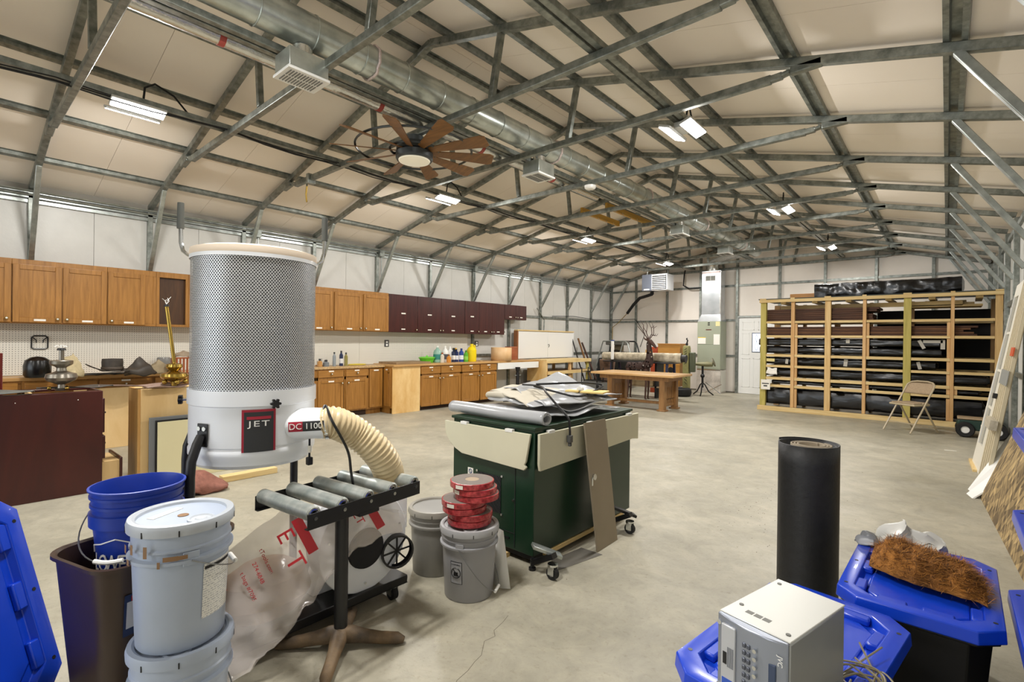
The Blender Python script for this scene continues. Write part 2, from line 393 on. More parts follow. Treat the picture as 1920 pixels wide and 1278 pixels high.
lab = {(-5.47, 1.15): 'twin panel ceiling lamp on the left rail nearest the camera', (-5.47, 4.75): 'twin panel ceiling lamp on the left rail just beyond the wooden fan',
       (-5.47, 8.45): 'twin panel ceiling lamp on the left rail above the mahogany cabinets', (-5.47, 12.2): 'twin panel ceiling lamp on the left rail close to the hanging heater',
       (-1.90, 4.6): 'largest twin panel ceiling lamp on the right rail, wings spread wide', (-1.90, 8.3): 'middle twin panel ceiling lamp on the right rail', (-1.90, 12.1): 'far twin panel ceiling lamp above the lumber rack',
       (-1.90, .75): 'twin panel ceiling lamp on the right rail above the camera', (-5.47, -4.0): 'unseen twin panel ceiling lamp added on the left rail behind the camera', (-1.90, -4.0): 'unseen twin panel ceiling lamp added on the right rail behind the camera'}
for x, y in LIGHTS: lamp(x, y, lab[(x, y)])
# ------------------------------------------------------------------ wooden windmill fan
FANW = wood('fan_blade_wood', '61401f', '84592c', 'X', 6)
FANM = mat('fan_metal', '4f5354', .4, .7, .1)
t = thing('ceiling_fan', 'large windmill ceiling fan with many rustic wooden blades hanging from a truss', 'fan', (-3.97, 3.07, 3.34))
MB().cyl((0, 0, 0), (0, 0, -.05), .09, n=24).cyl((0, 0, -.05), (0, 0, -.09), .035, n=16).build('mount', FANM, t)
MB().lathe([(.06, -.06), (.16, -.075), (.175, -.10), (.175, -.145), (.16, -.15), (.16, -.155), (.18, -.16), (.18, -.215), (.17, -.23), (.0, -.23)], 36).build('motor', FANM, t)
MB().lathe([(.155, -.228), (.15, -.24), (.08, -.252), (.0001, -.254)], 32).build('light_lens', mat('fan_lens', 'e9e2cc', .3, emit=.25), t)
ring = MB(); ring.tube([(.56*cos(a*pi/24), .56*sin(a*pi/24), -.125) for a in range(48)], .011, 6, closed=True); ring.build('ring', FANM, t)
ring = MB(); ring.tube([(.235*cos(a*pi/16), .235*sin(a*pi/16), -.13) for a in range(32)], .012, 6, closed=True)
for a in range(4): ring.bar((.13*cos(a*pi/2+.4), .13*sin(a*pi/2+.4), -.13), (.235*cos(a*pi/2+.4), .235*sin(a*pi/2+.4), -.13), .03, .008)
ring.build('inner_ring', FANM, t)
for k in range(10):
    R = Matrix.Rotation(2*pi*k/10+.33, 4, 'Z') @ Matrix.Translation((0, 0, -.145)) @ Matrix.Rotation(radians(-20), 4, 'X')
    MB().prism([(.155, -.033), (.2, -.036), (.74, -.078), (.785, -.06), (.785, .06), (.74, .078), (.2, .036), (.155, .033)], -.005, .005, 0, R).build('blade', FANW, t, bevel=.002, seg=1)
# ------------------------------------------------------------------ ducts above the chords
t = tag(MB().cyl((-3.56, Y0+.3, 3.60), (-3.56, 13.2, 3.60), .125, n=20).build('supply_duct', DUCT), 'long galvanised round supply duct lying along the ridge on the trusses', 'duct')
for i in range(46):
    y = Y0+.6+i*.4; MB().tube([(-3.56+.128*cos(a*pi/8), y, 3.60+.128*sin(a*pi/8)) for a in range(16)], .005, 4, closed=True).build('seam_rib', DUCT, t)
for y in (.5, 2.3, 4.8, 7.2, 9.6, 12.0):
    q = MB(); q.tube([(-3.56+.131*cos(a*pi/10), y+.006*((a*7) % 3), 3.60+.131*sin(a*pi/10)) for a in range(20)], .012, 5, closed=True)
    q.build('tape_band', mat('duct_tape_print', 'd8c7c3', .4, .3, .25, 60), t)
t = tag(MB().tube([(-3.88, Y0+.3, 3.47), (-3.88, 6.3, 3.47)], .062, 14).build('foil_pipe', FOIL), 'silver foil wrapped pipe beside the round ridge duct', 'pipe')
for y in (-.5, 1.3, 2.6, 3.9, 5.2): MB().cyl((-3.88, y-.02, 3.47), (-3.88, y+.02, 3.47), .066, n=14).build('tape_band', mat('red_tape', 'a8463d', .5), t)
for i, (y, lb) in enumerate(((1.74, 'white air vent box nearest the camera under the ridge duct'), (4.55, 'white air vent box under the ridge duct right of the wooden fan'), (8.6, 'small white air vent box halfway down the ridge duct'), (11.0, 'far white air vent box near the furnace stack'))):
    t = thing('air_vent', lb, 'vent', (-3.58, y, 3.235), 0, 'ceiling air vents')
    B(-.115, .115, -.145, .145, .02, .16).build('plenum', DUCT, t, bevel=.004)
    B(-.125, .125, -.155, .155, 0, .02).build('grille_frame', WHITE, t, bevel=.003)
    lv = MB()
    for j in range(12): lv.box(-.095, -.008, -.125+j*.021, -.117+j*.021, -.004, .001); lv.box(.008, .095, -.125+j*.021, -.117+j*.021, -.004, .001)
    lv.build('louvres', mat('vent_shadow_slot', '7b7b78', .7), t)
    MB().cyl((0, 0, .16), (.0, .0, .238), .07, n=14).build('duct_collar', FOIL, t)
# smoke detector, timber hook rails, cables
t = tag(MB().lathe([(.0001, -.045), (.05, -.045), (.07, -.03), (.075, 0), (.0001, 0)], 20).build('smoke_detector', WHITEP, loc=(-3.45, 5.45, 3.335)), 'white round smoke detector under a truss chord', 'detector')
YEL = wood('yellow_timber', 'a2761f', 'c79a37', 'Y', 4)
for x, y0, y1, lb in ((-4.43, 6.75, 7.95, 'yellow timber hook rail, lower of the two by the ridge duct'), (-3.98, 6.75, 8.4, 'dark yellow timber hook rail, upper of the two by the ridge duct')):
    t = tag(B(x-.02, x+.02, y0, y1, 3.405, 3.49).build('hook_rail', YEL), lb, 'rail', 'timber hook rails lying on the trusses')
    for j in range(4): MB().tube([(x+.03, y0+.2+j*.25, 3.42), (x+.045, y0+.2+j*.25, 3.38), (x+.06, y0+.2+j*.25, 3.395)], .005, 5).build('hook', CHROME, t)
cab = MB()
random.seed(3)
for k in range(3):
    x = -5.38+.03*k; pts = []
    for i in range(60):
        y = Y0+.2+i*.32
        pts.append((x+.02*sin(i*.9+k), y, 3.40-.035*abs(sin((y-.72)*pi/1.22+.2*k))-.05*(k == 2)*abs(sin(i*.4))))
    cab.tube(pts, .006, 5)
tag(cab.build('cable_bundle', BLACKM), 'bundle of black cables strapped under the left lamp rail', 'cable')
t = thing('air_outlet', 'small grey air hose outlet with brass fitting hanging from the truss end', 'outlet', (-6.05, 3.07, 3.31))
B(-.03, .03, -.05, .05, -.02, .10).build('valve_box', GALV2, t, bevel=.006)
MB().tube([(-.2, .05, -.0), (-.22, .05, -.1), (-.22, .06, -.2)], .012, 6).build('brass_fitting', mat('brass', 'a98b45', .35, .9), t)
MB().tube([(.0, .04, .06), (-.2, .05, .04), (-.2, .05, 0)], .010, 6).build('pipe', GALV, t)
# ------------------------------------------------------------------ cabinets along the left wall
PEG = None
def peg_mat():
    m, nt, b = base('pegboard'); L = nt.links.new
    tc = nn(nt, 'ShaderNodeTexCoord'); vm = nn(nt, 'ShaderNodeVectorMath', operation='MULTIPLY'); vm.inputs[1].default_value = (0, 1/.0254, 1/.0254)
    L(tc.outputs['Object'], vm.inputs[0]); fr = nn(nt, 'ShaderNodeVectorMath', operation='FRACTION'); L(vm.outputs[0], fr.inputs[0])
    sb = nn(nt, 'ShaderNodeVectorMath', operation='SUBTRACT'); sb.inputs[1].default_value = (0, .5, .5); L(fr.outputs[0], sb.inputs[0])
    ln = nn(nt, 'ShaderNodeVectorMath', operation='LENGTH'); L(sb.outputs[0], ln.inputs[0])
    lt = nn(nt, 'ShaderNodeMath', operation='LESS_THAN'); lt.inputs[1].default_value = .16; L(ln.outputs['Value'], lt.inputs[0])
    mx = nn(nt, 'ShaderNodeMix', data_type='RGBA'); mx.inputs[6].default_value = c4(hx('d9d5c9')); mx.inputs[7].default_value = c4(hx('3c3a36'))
    L(lt.outputs[0], mx.inputs[0]); L(mx.outputs[2], b.inputs['Base Color']); b.inputs['Roughness'].default_value = .5; return m
PEG = peg_mat()
for y0, y1 in ((-2.0, .2), (.203, 2.63), (2.633, 5.07), (5.073, 7.80)):
    tag(B(XL+.056, XL+.062, y0, y1, .88, 1.49).build('pegboard', PEG, smooth=0), {-2.0: 'white pegboard panel nearest the camera on the left wall', .203: 'white pegboard panel behind the leather goods and brass lamp', 2.633: 'white pegboard panel behind the round filter drum', 5.073: 'white pegboard panel behind the cleaning bottles'}[y0], 'pegboard')
KNOBB = mat('brass_knob', '8d7238', .3, .9); PORC = mat('porcelain', 'efece2', .2)
def knob(parent, x, y, z):
    k = MB(); k.cyl((x, y, z), (x+.018, y, z), .007, n=8, mi=0); k.cyl((x+.018, y, z), (x+.027, y, z), .017, n=12, mi=0); k.ball((x+.028, y, z), .011, 10, 6, mi=1)
    k.build('knob', [KNOBB, PORC], parent)
def panel_door(parent, y0, y1, z0, z1, kn=None, lab=None, w=OAK, t=.02, rail=.055, name='door', x=0, kname=True):
    m = MB()
    m.box(x, x+t, y0, y0+rail, z0, z1).box(x, x+t, y1-rail, y1, z0, z1).box(x, x+t, y0+rail, y1-rail, z0, z0+rail).box(x, x+t, y0+rail, y1-rail, z1-rail, z1)
    m.box(x, x+t*.55, y0+rail-.002, y1-rail+.002, z0+rail-.002, z1-rail+.002)
    d = m.build(name, w, parent, bevel=.003, seg=1)
    if kn: knob(d, x+t, kn[0], kn[1])
    if lab: B(x+t, x+t+.001, lab[0]-.05, lab[0]+.05, lab[1]-.011, lab[1]+.011).build('name_tag', PAPER, d, smooth=0)
    return d
def slab(parent, name, x, y0, y1, z0, z1, w, kn=None, lab=None, t=.02):
    d = B(x, x+t, y0, y1, z0, z1).build(name, w, parent, bevel=.003, seg=1)
    if kn: knob(d, x+t, *kn)
    if lab: B(x+t, x+t+.001, lab[0]-.045, lab[0]+.045, lab[1]-.01, lab[1]+.01).build('name_tag', PAPER, d, smooth=0)
    return d
def open_box(m, y0, y1, z0, z1, dep, t=.018, back=True):
    m.box(-dep, 0, y0, y0+t, z0, z1).box(-dep, 0, y1-t, y1, z0, z1).box(-dep, 0, y0+t, y1-t, z0, z0+t).box(-dep, 0, y0+t, y1-t, z1-t, z1)
    if back: m.box(-dep, -dep+.008, y0+t, y1-t, z0+t, z1-t)
    return m
UX = -7.84; UD = UX-(XL+.057)
def wall_unit(y0, y1, doors, label, z0=1.48, z1=2.20, w=OAK, face=True, group='oak wall cabinets'):
    t = thing('wall_cabinet', label, 'cabinet', (UX-.02, (y0+y1)/2, z0), 0, group); c = (y0+y1)/2; H_ = z1-z0
    open_box(MB(), y0-c+.001, y1-c-.001, 0, H_, UD-.02).build('cabinet_box', w, t)
    if face:
        f = MB(); f.box(0, .019, y0-c+.001, y1-c-.001, 0, .03).box(0, .019, y0-c+.001, y1-c-.001, H_-.07, H_)
        ed = [y0-c+.001]+[d[0]-c for d in doors]+[y1-c-.001]
        f.box(0, .019, y0-c+.001, y0-c+.035, .03, H_-.07).box(0, .019, y1-c-.035, y1-c-.001, .03, H_-.07)
        for d in doors[1:]: f.box(0, .019, d[0]-c-.03, d[0]-c+.03, .03, H_-.07)
        if doors and y1-doors[-1][1] > .06: f.box(0, .019, doors[-1][1]-c-.01, y1-c-.0355, .03, H_-.07)
        f.build('face_frame', w, t, bevel=.002, seg=1)
    for a, b_, ks, lb in doors:
        kn = None if ks is None else ((b_-c-.035 if ks > 0 else a-c+.035), .055)
        if w is MAH:
            sd = slab(t, 'door', 0, a-c+.002, b_-c-.002, .002, H_-.002, MAH, kn, ((a+b_)/2-c, .06))
            if lb: B(.02, .021, (a+b_)/2-c-.05, (a+b_)/2-c+.05, lb-.012, lb+.012).build('name_tag', PAPER, sd, smooth=0)
        else: panel_door(t, a-c, b_-c, .012, H_-.06, kn, ((a+b_)/2-c+.02, .04) if lb else None, x=.0195)
    return t
wall_unit(-1.2, -.28, [(-1.16, -.75, 1, 1), (-.74, -.33, -1, 1)], 'oak wall cabinet beyond the left edge of the view')
wall_unit(-.28, .543, [(-.25, .13, 1, 1), (.14, .537, 1, 1)], 'oak wall cabinet cut by the left edge of the photo')
wall_unit(.543, 1.38, [(.548, .956, 1, 1), (.968, 1.375, -1, 1)], 'two door oak wall cabinet above the black pot and silver lamp base')
wall_unit(1.38, 1.89, [(1.385, 1.767, -1, 1)], 'single door oak wall cabinet with wide right stile')
t = wall_unit(1.89, 2.26, [], 'open oak wall cabinet with missing door and dark inside, behind the brass rod')
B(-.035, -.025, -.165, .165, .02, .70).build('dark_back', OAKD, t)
wall_unit(2.26, 3.3, [(2.29, 2.77, 1, 1), (2.78, 3.27, -1, 1)], 'oak wall cabinet hidden behind the left part of the filter drum')
wall_unit(3.3, 4.40, [(3.33, 3.85, 1, 1), (3.86, 4.386, 1, 1)], 'oak wall cabinet at the right edge of the filter drum')
wall_unit(4.40, 5.51, [(4.415, 4.942, 1, 1), (4.975, 5.503, -1, 1)], 'oak wall cabinet touching the mahogany cabinets')
wall_unit(5.51, 6.19, [(5.512, 6.188, 1, .36)], 'leftmost mahogany wall cabinet with one wide door', w=MAH, face=False, z1=2.195, group='mahogany wall cabinets')
wall_unit(6.19, 7.465, [(6.19, 6.795, 1, .36), (6.795, 7.463, -1, .36)], 'two door mahogany wall cabinet second from the left', w=MAH, face=False, z1=2.195, group='mahogany wall cabinets')
wall_unit(7.47, 8.745, [(7.47, 7.9, 1, .38), (7.9, 8.32, 1, None), (8.32, 8.745, -1, None)], 'tall mahogany wall cabinet with three narrow doors', w=MAH, face=False, z1=2.195, group='mahogany wall cabinets')
wall_unit(8.75, 9.555, [(8.75, 9.16, 1, None), (9.16, 9.553, -1, None)], 'short mahogany wall cabinet at the right end of the row', z0=1.845, z1=2.195, w=MAH, face=False, group='mahogany wall cabinets')
# base cabinets
def base_unit(y0, y1, cols, label, xf, ztop, dep, z_dr=.70, z_do=.655, zb=.125, kside=None, toe=.06):
    t = thing('base_cabinet', label, 'cabinet', (xf-.02, (y0+y1)/2, 0), 0, 'oak base cabinets'); c = (y0+y1)/2
    m = MB(); open_box(m, y0-c+.001, y1-c-.001, .10, ztop, dep); m.box(-dep, -toe, y0-c+.001, y1-c-.001, 0, .10)
    m.build('cabinet_box', OAK, t)
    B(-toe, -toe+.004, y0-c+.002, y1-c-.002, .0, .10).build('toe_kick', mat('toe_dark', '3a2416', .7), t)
    f = MB(); f.box(0, .019, y0-c+.001, y1-c-.001, .10, .14).box(0, .019, y0-c+.001, y1-c-.001, ztop-.03, ztop).box(0, .019, y0-c+.001, y1-c-.001, z_do-.005, z_dr+.005)
    for a in [y0-c+.001]+[q[0]-c-.025 for q in cols[1:]]+[y1-c-.036]: f.box(0, .019, a, a+.035, .14, ztop-.03)
    f.build('face_frame', OAK, t, bevel=.002, seg=1)
    for i, (a, b_, ks) in enumerate(cols):
        slab(t, 'drawer', .0195, a-c, b_-c, z_dr, ztop-.02, OAKH, ((a+b_)/2-c, (z_dr+ztop-.02)/2), ((a+b_)/2-c, ztop-.035))
        panel_door(t, a-c, b_-c, zb, z_do, ((b_-c-.035 if ks > 0 else a-c+.035), z_do-.06), ((a+b_)/2-c, z_do-.025), x=.0195, rail=.05)
    return t
D1 = -7.75-.02-(XL+.057); D2 = -7.5-.02-(XL+.057)
CT1, CT2 = .835, .848
for y0, y1, cols, lb in ((-1.4, -.42, [(-1.37, -.92, 1), (-.90, -.45, -1)], 'oak base cabinet beyond the left edge of the view'),
        (-.42, .62, [(-.39, .09, 1), (.12, .59, -1)], 'oak base cabinet below the black pot, partly outside the photo'),
        (.62, 1.84, [(.645, 1.276, 1), (1.296, 1.815, -1)], 'oak base cabinet below the leather hats'),
        (1.84, 2.95, [(1.86, 2.39, 1), (2.41, 2.92, -1)], 'oak base cabinet behind the left side of the dust collector'),
        (2.95, 4.06, [(2.98, 3.49, 1), (3.51, 4.03, -1)], 'oak base cabinet behind the right side of the dust collector'),
        (4.06, 5.04, [(4.09, 4.545, 1), (4.59, 5.01, -1)], 'oak base cabinet with two drawers beside the corner door')):
    base_unit(y0, y1, cols, lb, -7.75, CT1, D1)
t = thing('corner_cabinet', 'oak inside corner cabinet with two narrow doors meeting at a right angle', 'cabinet', (-7.75, 5.2, 0))
MB().box(-.34, -.02, -.155, .15, .1, CT1).box(-.34, -.09, -.155, .15, 0, .1).build('cabinet_box', OAK, t)
panel_door(t, -.135, .135, .125, CT1-.02, None, (0, CT1-.05), x=-.019, rail=.045)
# the run of cabinets that stands further out, its return door faces the camera
t = thing('base_cabinet', 'deep oak base cabinet behind the plywood end panel, its narrow return door faces left', 'cabinet', (-7.52, 5.69, 0), 0, 'oak base cabinets')
MB().box(-D2, 0, -.32, .31, .1, CT2).box(-D2, -.08, -.30, .31, 0, .1).build('cabinet_box', OAK, t)
d = MB(); w_ = .20
dd = d.box(-.225, -.025, -.34, -.322, .13, CT2-.03).build('door', OAK, t, bevel=.003)
MB().box(-.19, -.06, -.344, -.34, .18, CT2-.08).build('door_panel', OAK, dd, bevel=.004)
MB().cyl((-.06, -.34, .75), (-.06, -.366, .75), .014, n=10).build('knob', KNOBB, dd)
B(-.16, -.10, -.3415, -.3402, .785, .805).build('name_tag', PAPER, dd, smooth=0)
tag(MB().box(-7.518, -7.50, 5.375, 5.998, 0, CT2).build('plywood_end', PLY, bevel=.002), 'blond plywood end panel with swirling grain between oak cabinets', 'panel')
base_unit(6.0, 7.055, [(6.015, 6.482, 1), (6.503, 7.02, -1)], 'oak base cabinet directly right of the plywood end panel', -7.5, CT2, D2, .693, .661, .075)
base_unit(7.055, 8.125, [(7.065, 7.565, 1), (7.60, 8.10, -1)], 'oak base cabinet at the right end, next to the white apron desk', -7.5, CT2, D2, .693, .661, .075)
CTM = mat('laminate_counter_fleck', '9b7a52', .4, 0, .3, 70, col2='c8a878')
CTW = wood('butcher_counter', 'b0854f', 'd0a56a', 'Y', 5, .4)
tag(B(XL+.062, -7.725, -1.4, 3.2, CT1+.001, CT1+.041).build('countertop', CTW, bevel=.004), 'honey wood countertop under the leather goods', 'countertop')
tag(B(XL+.062, -7.725, 3.2, 5.37, CT1+.001, CT1+.041).build('countertop', CTM, bevel=.004), 'speckled brown laminate countertop right of the dust collector', 'countertop')
tag(B(XL+.062, -7.465, 5.372, 8.16, CT2+.001, CT2+.041).build('countertop', CTW, bevel=.004), 'honey wood countertop carrying the cleaning bottles', 'countertop')
Z1 = CT1+.042; Z2 = CT2+.042
tag(B(-8.05, -7.5, 5.45, 6.25, Z2, Z2+.035).build('board', wood('old_grey_board', '7b6244', 'a58a66', 'Y', 4, .7), bevel=.003), 'weathered grey brown board lying on the counter left of the green tub', 'board')
# outlets and bits on the pegboard
for y, lb in ((5.66, 'dark outlet plate on the pegboard near the corner cabinet'), (8.09, 'dark outlet plate on the pegboard near the right end')):
    t = thing('outlet', lb, 'outlet', (XL+.063, y, 1.2)); B(0, .01, -.05, .05, 0, .13).build('plate', mat('outlet_dark', '4a4b4b', .4), t, bevel=.003)
    for k in (.035, .09): B(.01, .013, -.02, .02, k-.018, k+.018).build('socket', WHITEP, t)
t = thing('wall_bracket', 'black metal bracket frame hanging on the pegboard above the black pot', 'bracket', (XL+.064, .80, 1.2))
MB().tube([(.01, -.07, 0), (.01, -.07, .12), (.01, -.05, .14), (.01, .05, .14), (.01, .07, .12), (.01, .07, 0), (.01, .05, -.015), (.01, -.05, -.015)], .008, 5, closed=True).build('frame', BLACK, t)
for s in (-1, 1):
    MB().tube([(.014, s*.07, .13), (.014, s*.03, .09), (.014, s*.03, .06)], .006, 5).build('hook', BLACK, t)
# ------------------------------------------------------------------ things on the near counter
LEA = mat('dark_leather', '3b342c', .6, 0, .3, 9, .25, 20)
def rough_shape(fn, nu, nv, amp, sc, seed, closeu=True):
    m = MB()
    def g(u, v):
        p = Vector(fn(u, v)); n = noise.noise_vector(p*sc+Vector((seed, 0, 0))); return p+n*amp
    return m.grid(g, nu, nv, closeu=closeu)
tag(MB().lathe([(.10, 0), (.118, .03), (.12, .13), (.105, .19), (.06, .225), (.0001, .235)], 24).build('black_pot', mat('black_plastic_bag', '0d0d0e', .25), loc=(-7.66, .74, Z1)), 'glossy black rounded pot upside down on the counter', 'pot')
def lump(name, mat_, loc, r, h, label, cat, seed, amp=.03, sc=9, sy=1.0):
    o = rough_shape(lambda u, v: (r*sin(pi*min(.5+v*.5, .999))*cos(2*pi*u), sy*r*sin(pi*min(.5+v*.5, .999))*sin(2*pi*u), h*v), 30, 14, amp, sc, seed)
    o = o.build(name, mat_, loc=loc, solid=.004); return tag(o, label, cat)
lump('burlap_heap', mat('burlap', 'b9aa86', .9, 0, .15, 20, .4, 40), (-7.50, 1.0, Z1+.01), .12, .26, 'crumpled cream burlap heap behind the silver lamp base', 'cloth', 2, .035, 14)
t = thing('leather_hat', 'dark brown leather hat with an upturned brim on the counter', 'hat', (-7.52, 1.38, Z1))
MB().lathe([(.10, .06), (.105, .16), (.10, .2), (.0001, .205)], 24).build('crown', LEA, t)
MB().grid(lambda u, v: ((.1+.13*v)*cos(2*pi*u), (.1+.15*v)*sin(2*pi*u), .055+.09*v*abs(sin(2*pi*u))**2*(.4+.6*(sin(2*pi*u) < 0))), 40, 5, closeu=True).build('brim', LEA, t, solid=.006)
MB().lathe([(.106, .07), (.108, .075), (.108, .1), (.106, .105)], 24, cap=False).build('hat_band', mat('leather_band', '4e4338', .5, bump=.4, bs=80), t, solid=.003)
lump('leather_heap', LEA, (-7.42, 1.63, Z1+.01), .13, .19, 'folded heap of brown leather right of the hat', 'leather', 5, .04, 10, 1.2)
lump('cloth_bag', mat('tan_bag', '9a8b6e', .8, 0, .15, 12), (-7.56, 1.85, Z1+.01), .10, .17, 'small crumpled tan bag right of the leather heap', 'bag', 8, .035, 12, 1.1)
tag(MB().grid(lambda u, v: (-.25+.3*v+.02*sin(9*u), -.4+.75*u, .006+.014*abs(sin(14*u+5*v))), 30, 8).build('leather_strip', LEA, loc=(-7.55, 1.4, Z1), solid=.005), 'thin dark leather strips lying under the hats', 'leather')
t = thing('slatted_basket', 'small red brown slatted wooden crate beside the brass lamp', 'crate', (-7.36, 2.08, Z1))
for i in range(7): B(.1, .108, -.12+i*.038, -.10+i*.038, .0, .2).build('slat', wood('red_slat', '6e3115', '98502a', 'Z', 6), t)
MB().box(-.1, .1, -.125, .13, 0, .012).box(-.1, .1, -.125, -.117, .012, .2).box(-.1, .1, .122, .13, .012, .2).box(.095, .112, -.13, .135, .195, .215).build('crate_body', wood('red_slat', '', '', 'Z'), t)
lump('paper_wad', mat('brown_paper', '8c7c68', .9, 0, .2), (-7.36, 2.08, Z1+.216), .10, .09, 'crumpled brown paper on top of the slatted crate', 'paper', 11, .03, 14)
tag(MB().lathe([(.07, 0), (.08, .02), (.08, .17), (.07, .19), (.0001, .19)], 20).build('grey_canister', mat('smoky_plastic', '7d7d7a', .3, alpha=.7), loc=(-8.0, 2.02, Z1)), 'smoky grey plastic canister behind the brass lamp', 'canister')
# lamp base of brushed pewter, one of polished brass
PEW = mat('pewter', '8d877c', .32, .85, .08, 12); BRS = mat('polished_brass', 'a98d45', .22, .95, .1, 8)
MBZ = .872
t = thing('lamp_base', 'dull pewter lamp base with stacked discs standing on the dark cherry cabinet', 'lamp base', (-5.70, .70, MBZ+.012))
MB().lathe([(.0001, 0), (.05, .0), (.055, .012), (.035, .02), (.03, .05), (.06, .06), (.12, .085), (.135, .11), (.125, .14), (.07, .155), (.045, .165), (.04, .19), (.05, .20), (.085, .215), (.095, .225), (.098, .25), (.09, .255), (.03, .258), (.0001, .258)], 32, sx=.8, sy=.8).build('body', PEW, t)
MB().cyl((0, 0, .258), (0, 0, .34), .018, n=16).build('stem', PEW, t)
MB().cyl((0, 0, .34), (0, 0, .36), .032, .026, n=16).build('socket', BLACK, t)
for k in range(3):
    a = k*2.1+.4; MB().ball((.075*cos(a), .075*sin(a), .02), .016, 10, 8).build('foot', BRS, t)
for k in range(4): MB().tube([(0, 0, .355), (.03*cos(k*1.6), .03*sin(k*1.6), .385), (.06*cos(k*1.6+.5), .06*sin(k*1.6+.5), .37)], .0018, 4).build('wire', WHITEP, t)
TCZ = .862
t = thing('lamp_base', 'polished brass lamp base with a tall leaning brass rod on the tan cabinet', 'lamp base', (-5.60, 1.50, TCZ+.01))
MB().lathe([(.0001, 0), (.03, 0), (.03, .05), (.05, .06), (.10, .08), (.115, .10), (.11, .125), (.06, .14), (.03, .15), (.05, .165), (.07, .19), (.065, .215), (.02, .23), (.0001, .23)], 32).build('body', BRS, t)
for k in range(5): MB().ball((.09*cos(k*1.257), .09*sin(k*1.257), .05), .022, 10, 8).build('foot', BRS, t)
MB().tube([(0, 0, .22), (-.015, -.03, .5), (-.03, -.06, .765)], .0165, 12).build('rod', BRS, t)
MB().cyl((-.03, -.06, .765), (-.032, -.063, .785), .026, .02, n=12).build('socket', BLACK, t)
for k in range(4): MB().tube([(-.032, -.063, .785), (-.03+.02*cos(k*1.7), -.06+.02*sin(k*1.7), .82), (-.03+.035*cos(k*1.7+1), -.06+.035*sin(k*1.7+1), .86-.01*k)], .002, 4).build('wire', WHITEP, t)
tag(MB().lathe([(.0001, 0), (.02, 0), (.02, .04), (.075, .06), (.085, .085), (.07, .11), (.0001, .12)], 24).build('brass_bowl', BRS, loc=(-5.62, 1.72, TCZ+.01)), 'second brass bowl base right of the tall brass rod', 'lamp base')
tag(MB().lathe([(.05, 0), (.055, .01), (.03, .06), (.04, .1), (.0001, .1)], 20).build('brass_cone', BRS, loc=(-7.50, 1.98, Z1)), 'small brass cone shade on the counter behind the brass lamp', 'shade')
# ------------------------------------------------------------------ dark cherry cabinet, tan cabinet, boards in the left foreground
t = thing('cherry_cabinet', 'dark cherry stained cabinet standing with its plain back to the camera', 'cabinet', (-5.55, .1, 0))
c = MB()
c.box(-.022, 0, -.75, .855, .0, MBZ).box(-.55, -.022, .83, .855, 0, MBZ).box(-.55, -.022, -.75, -.73, 0, MBZ).box(-.55, -.022, -.73, .83, 0, .02)
c.box(-.10, -.022, -.73, .83, MBZ-.02, MBZ).box(-.55, -.45, -.73, .83, MBZ-.02, MBZ)
c.build('carcass', CHER, t, bevel=.002, seg=1)
B(-.45, -.10, -.2, -.18, MBZ-.06, MBZ).build('top_rail', TANW, t); B(-.45, -.10, .40, .42, MBZ-.06, MBZ).build('top_rail', TANW, t)
B(-.52, -.06, .856, .88, .50, .80).build('drawer', CHER, t, bevel=.004)
B(-.52, -.06, .856, .885, .27, .47).build('drawer', CHER, t, bevel=.004)
d = B(-.5, -.08, .86, .99, .06, .235).build('drawer', TANW, t); B(-.52, -.06, .99, 1.01, .04, .26).build('drawer_front', CHER, d, bevel=.004)
for z in (.65, .37): MB().cyl((-.28, .885, z), (-.28, .925, z), .008, n=8).build('knob', BLACK, t)
for k in range(4): MB().ball((.001, -.45+k*.38, MBZ-.05-.005*k), .004, 6, 4).build('nail', WHITEP, t)
t = thing('cabinet_door', 'red mahogany raised panel door standing upright at the left edge', 'door', (-6.05, .16, 0))
t.location = (-6.25, .10, 0)
panel_door(t, -.28, .28, 0.0, 1.19, None, None, w=wood('red_mahogany', '4d130b', '701f12', 'Z', 4, .3), t=.03, rail=.075)
MB().box(.016, .026, -.19, .19, .09, 1.10).build('raised_panel', wood('red_mahogany', '', '', 'Z'), t, bevel=.01)
MB().tube([(.03, .10, .90), (.05, .10, .91), (.055, .10, .96), (.03, .10, .98)], .006, 6).build('handle', PEW, t)
tag(MB().box(0, .018, 0, .95, 0, .72).build('plywood_sheet', TANW, loc=(-7.6, 1.05, .0), rot=(0, radians(-6), 0)), 'scuffed blond plywood sheet leaning on the oak cabinets', 'board')
t = thing('tan_cabinet', 'tan unfinished plywood cabinet standing behind the dust collector', 'cabinet', (-5.6, 1.24, 0))
MB().box(-.34, 0, 0, .88, 0, TCZ).build('carcass', TANW, t, bevel=.003)
B(-.36, -.02, -.02, 0, 0, TCZ).build('edge_band', wood('maple_edge', 'b68a4c', 'd3aa6c', 'Z', 4), t)
t = thing('framed_panel', 'cream panel in a dark grey frame leaning on the tan cabinet', 'panel', (-5.555, 1.29, 0), 0)
B(0.0, .02, 0, .72, 0.005, .60).build('frame', mat('grey_frame', '7c8084', .4, .4), t, bevel=.003)
B(.0205, .03, .045, .70, .03, .57).build('black_liner', BLACK, t)
B(.0305, .045, .06, .72, .0, .555).build('cream_sheet', mat('cream_sheet', 'ded6ad', .5), t, bevel=.002)
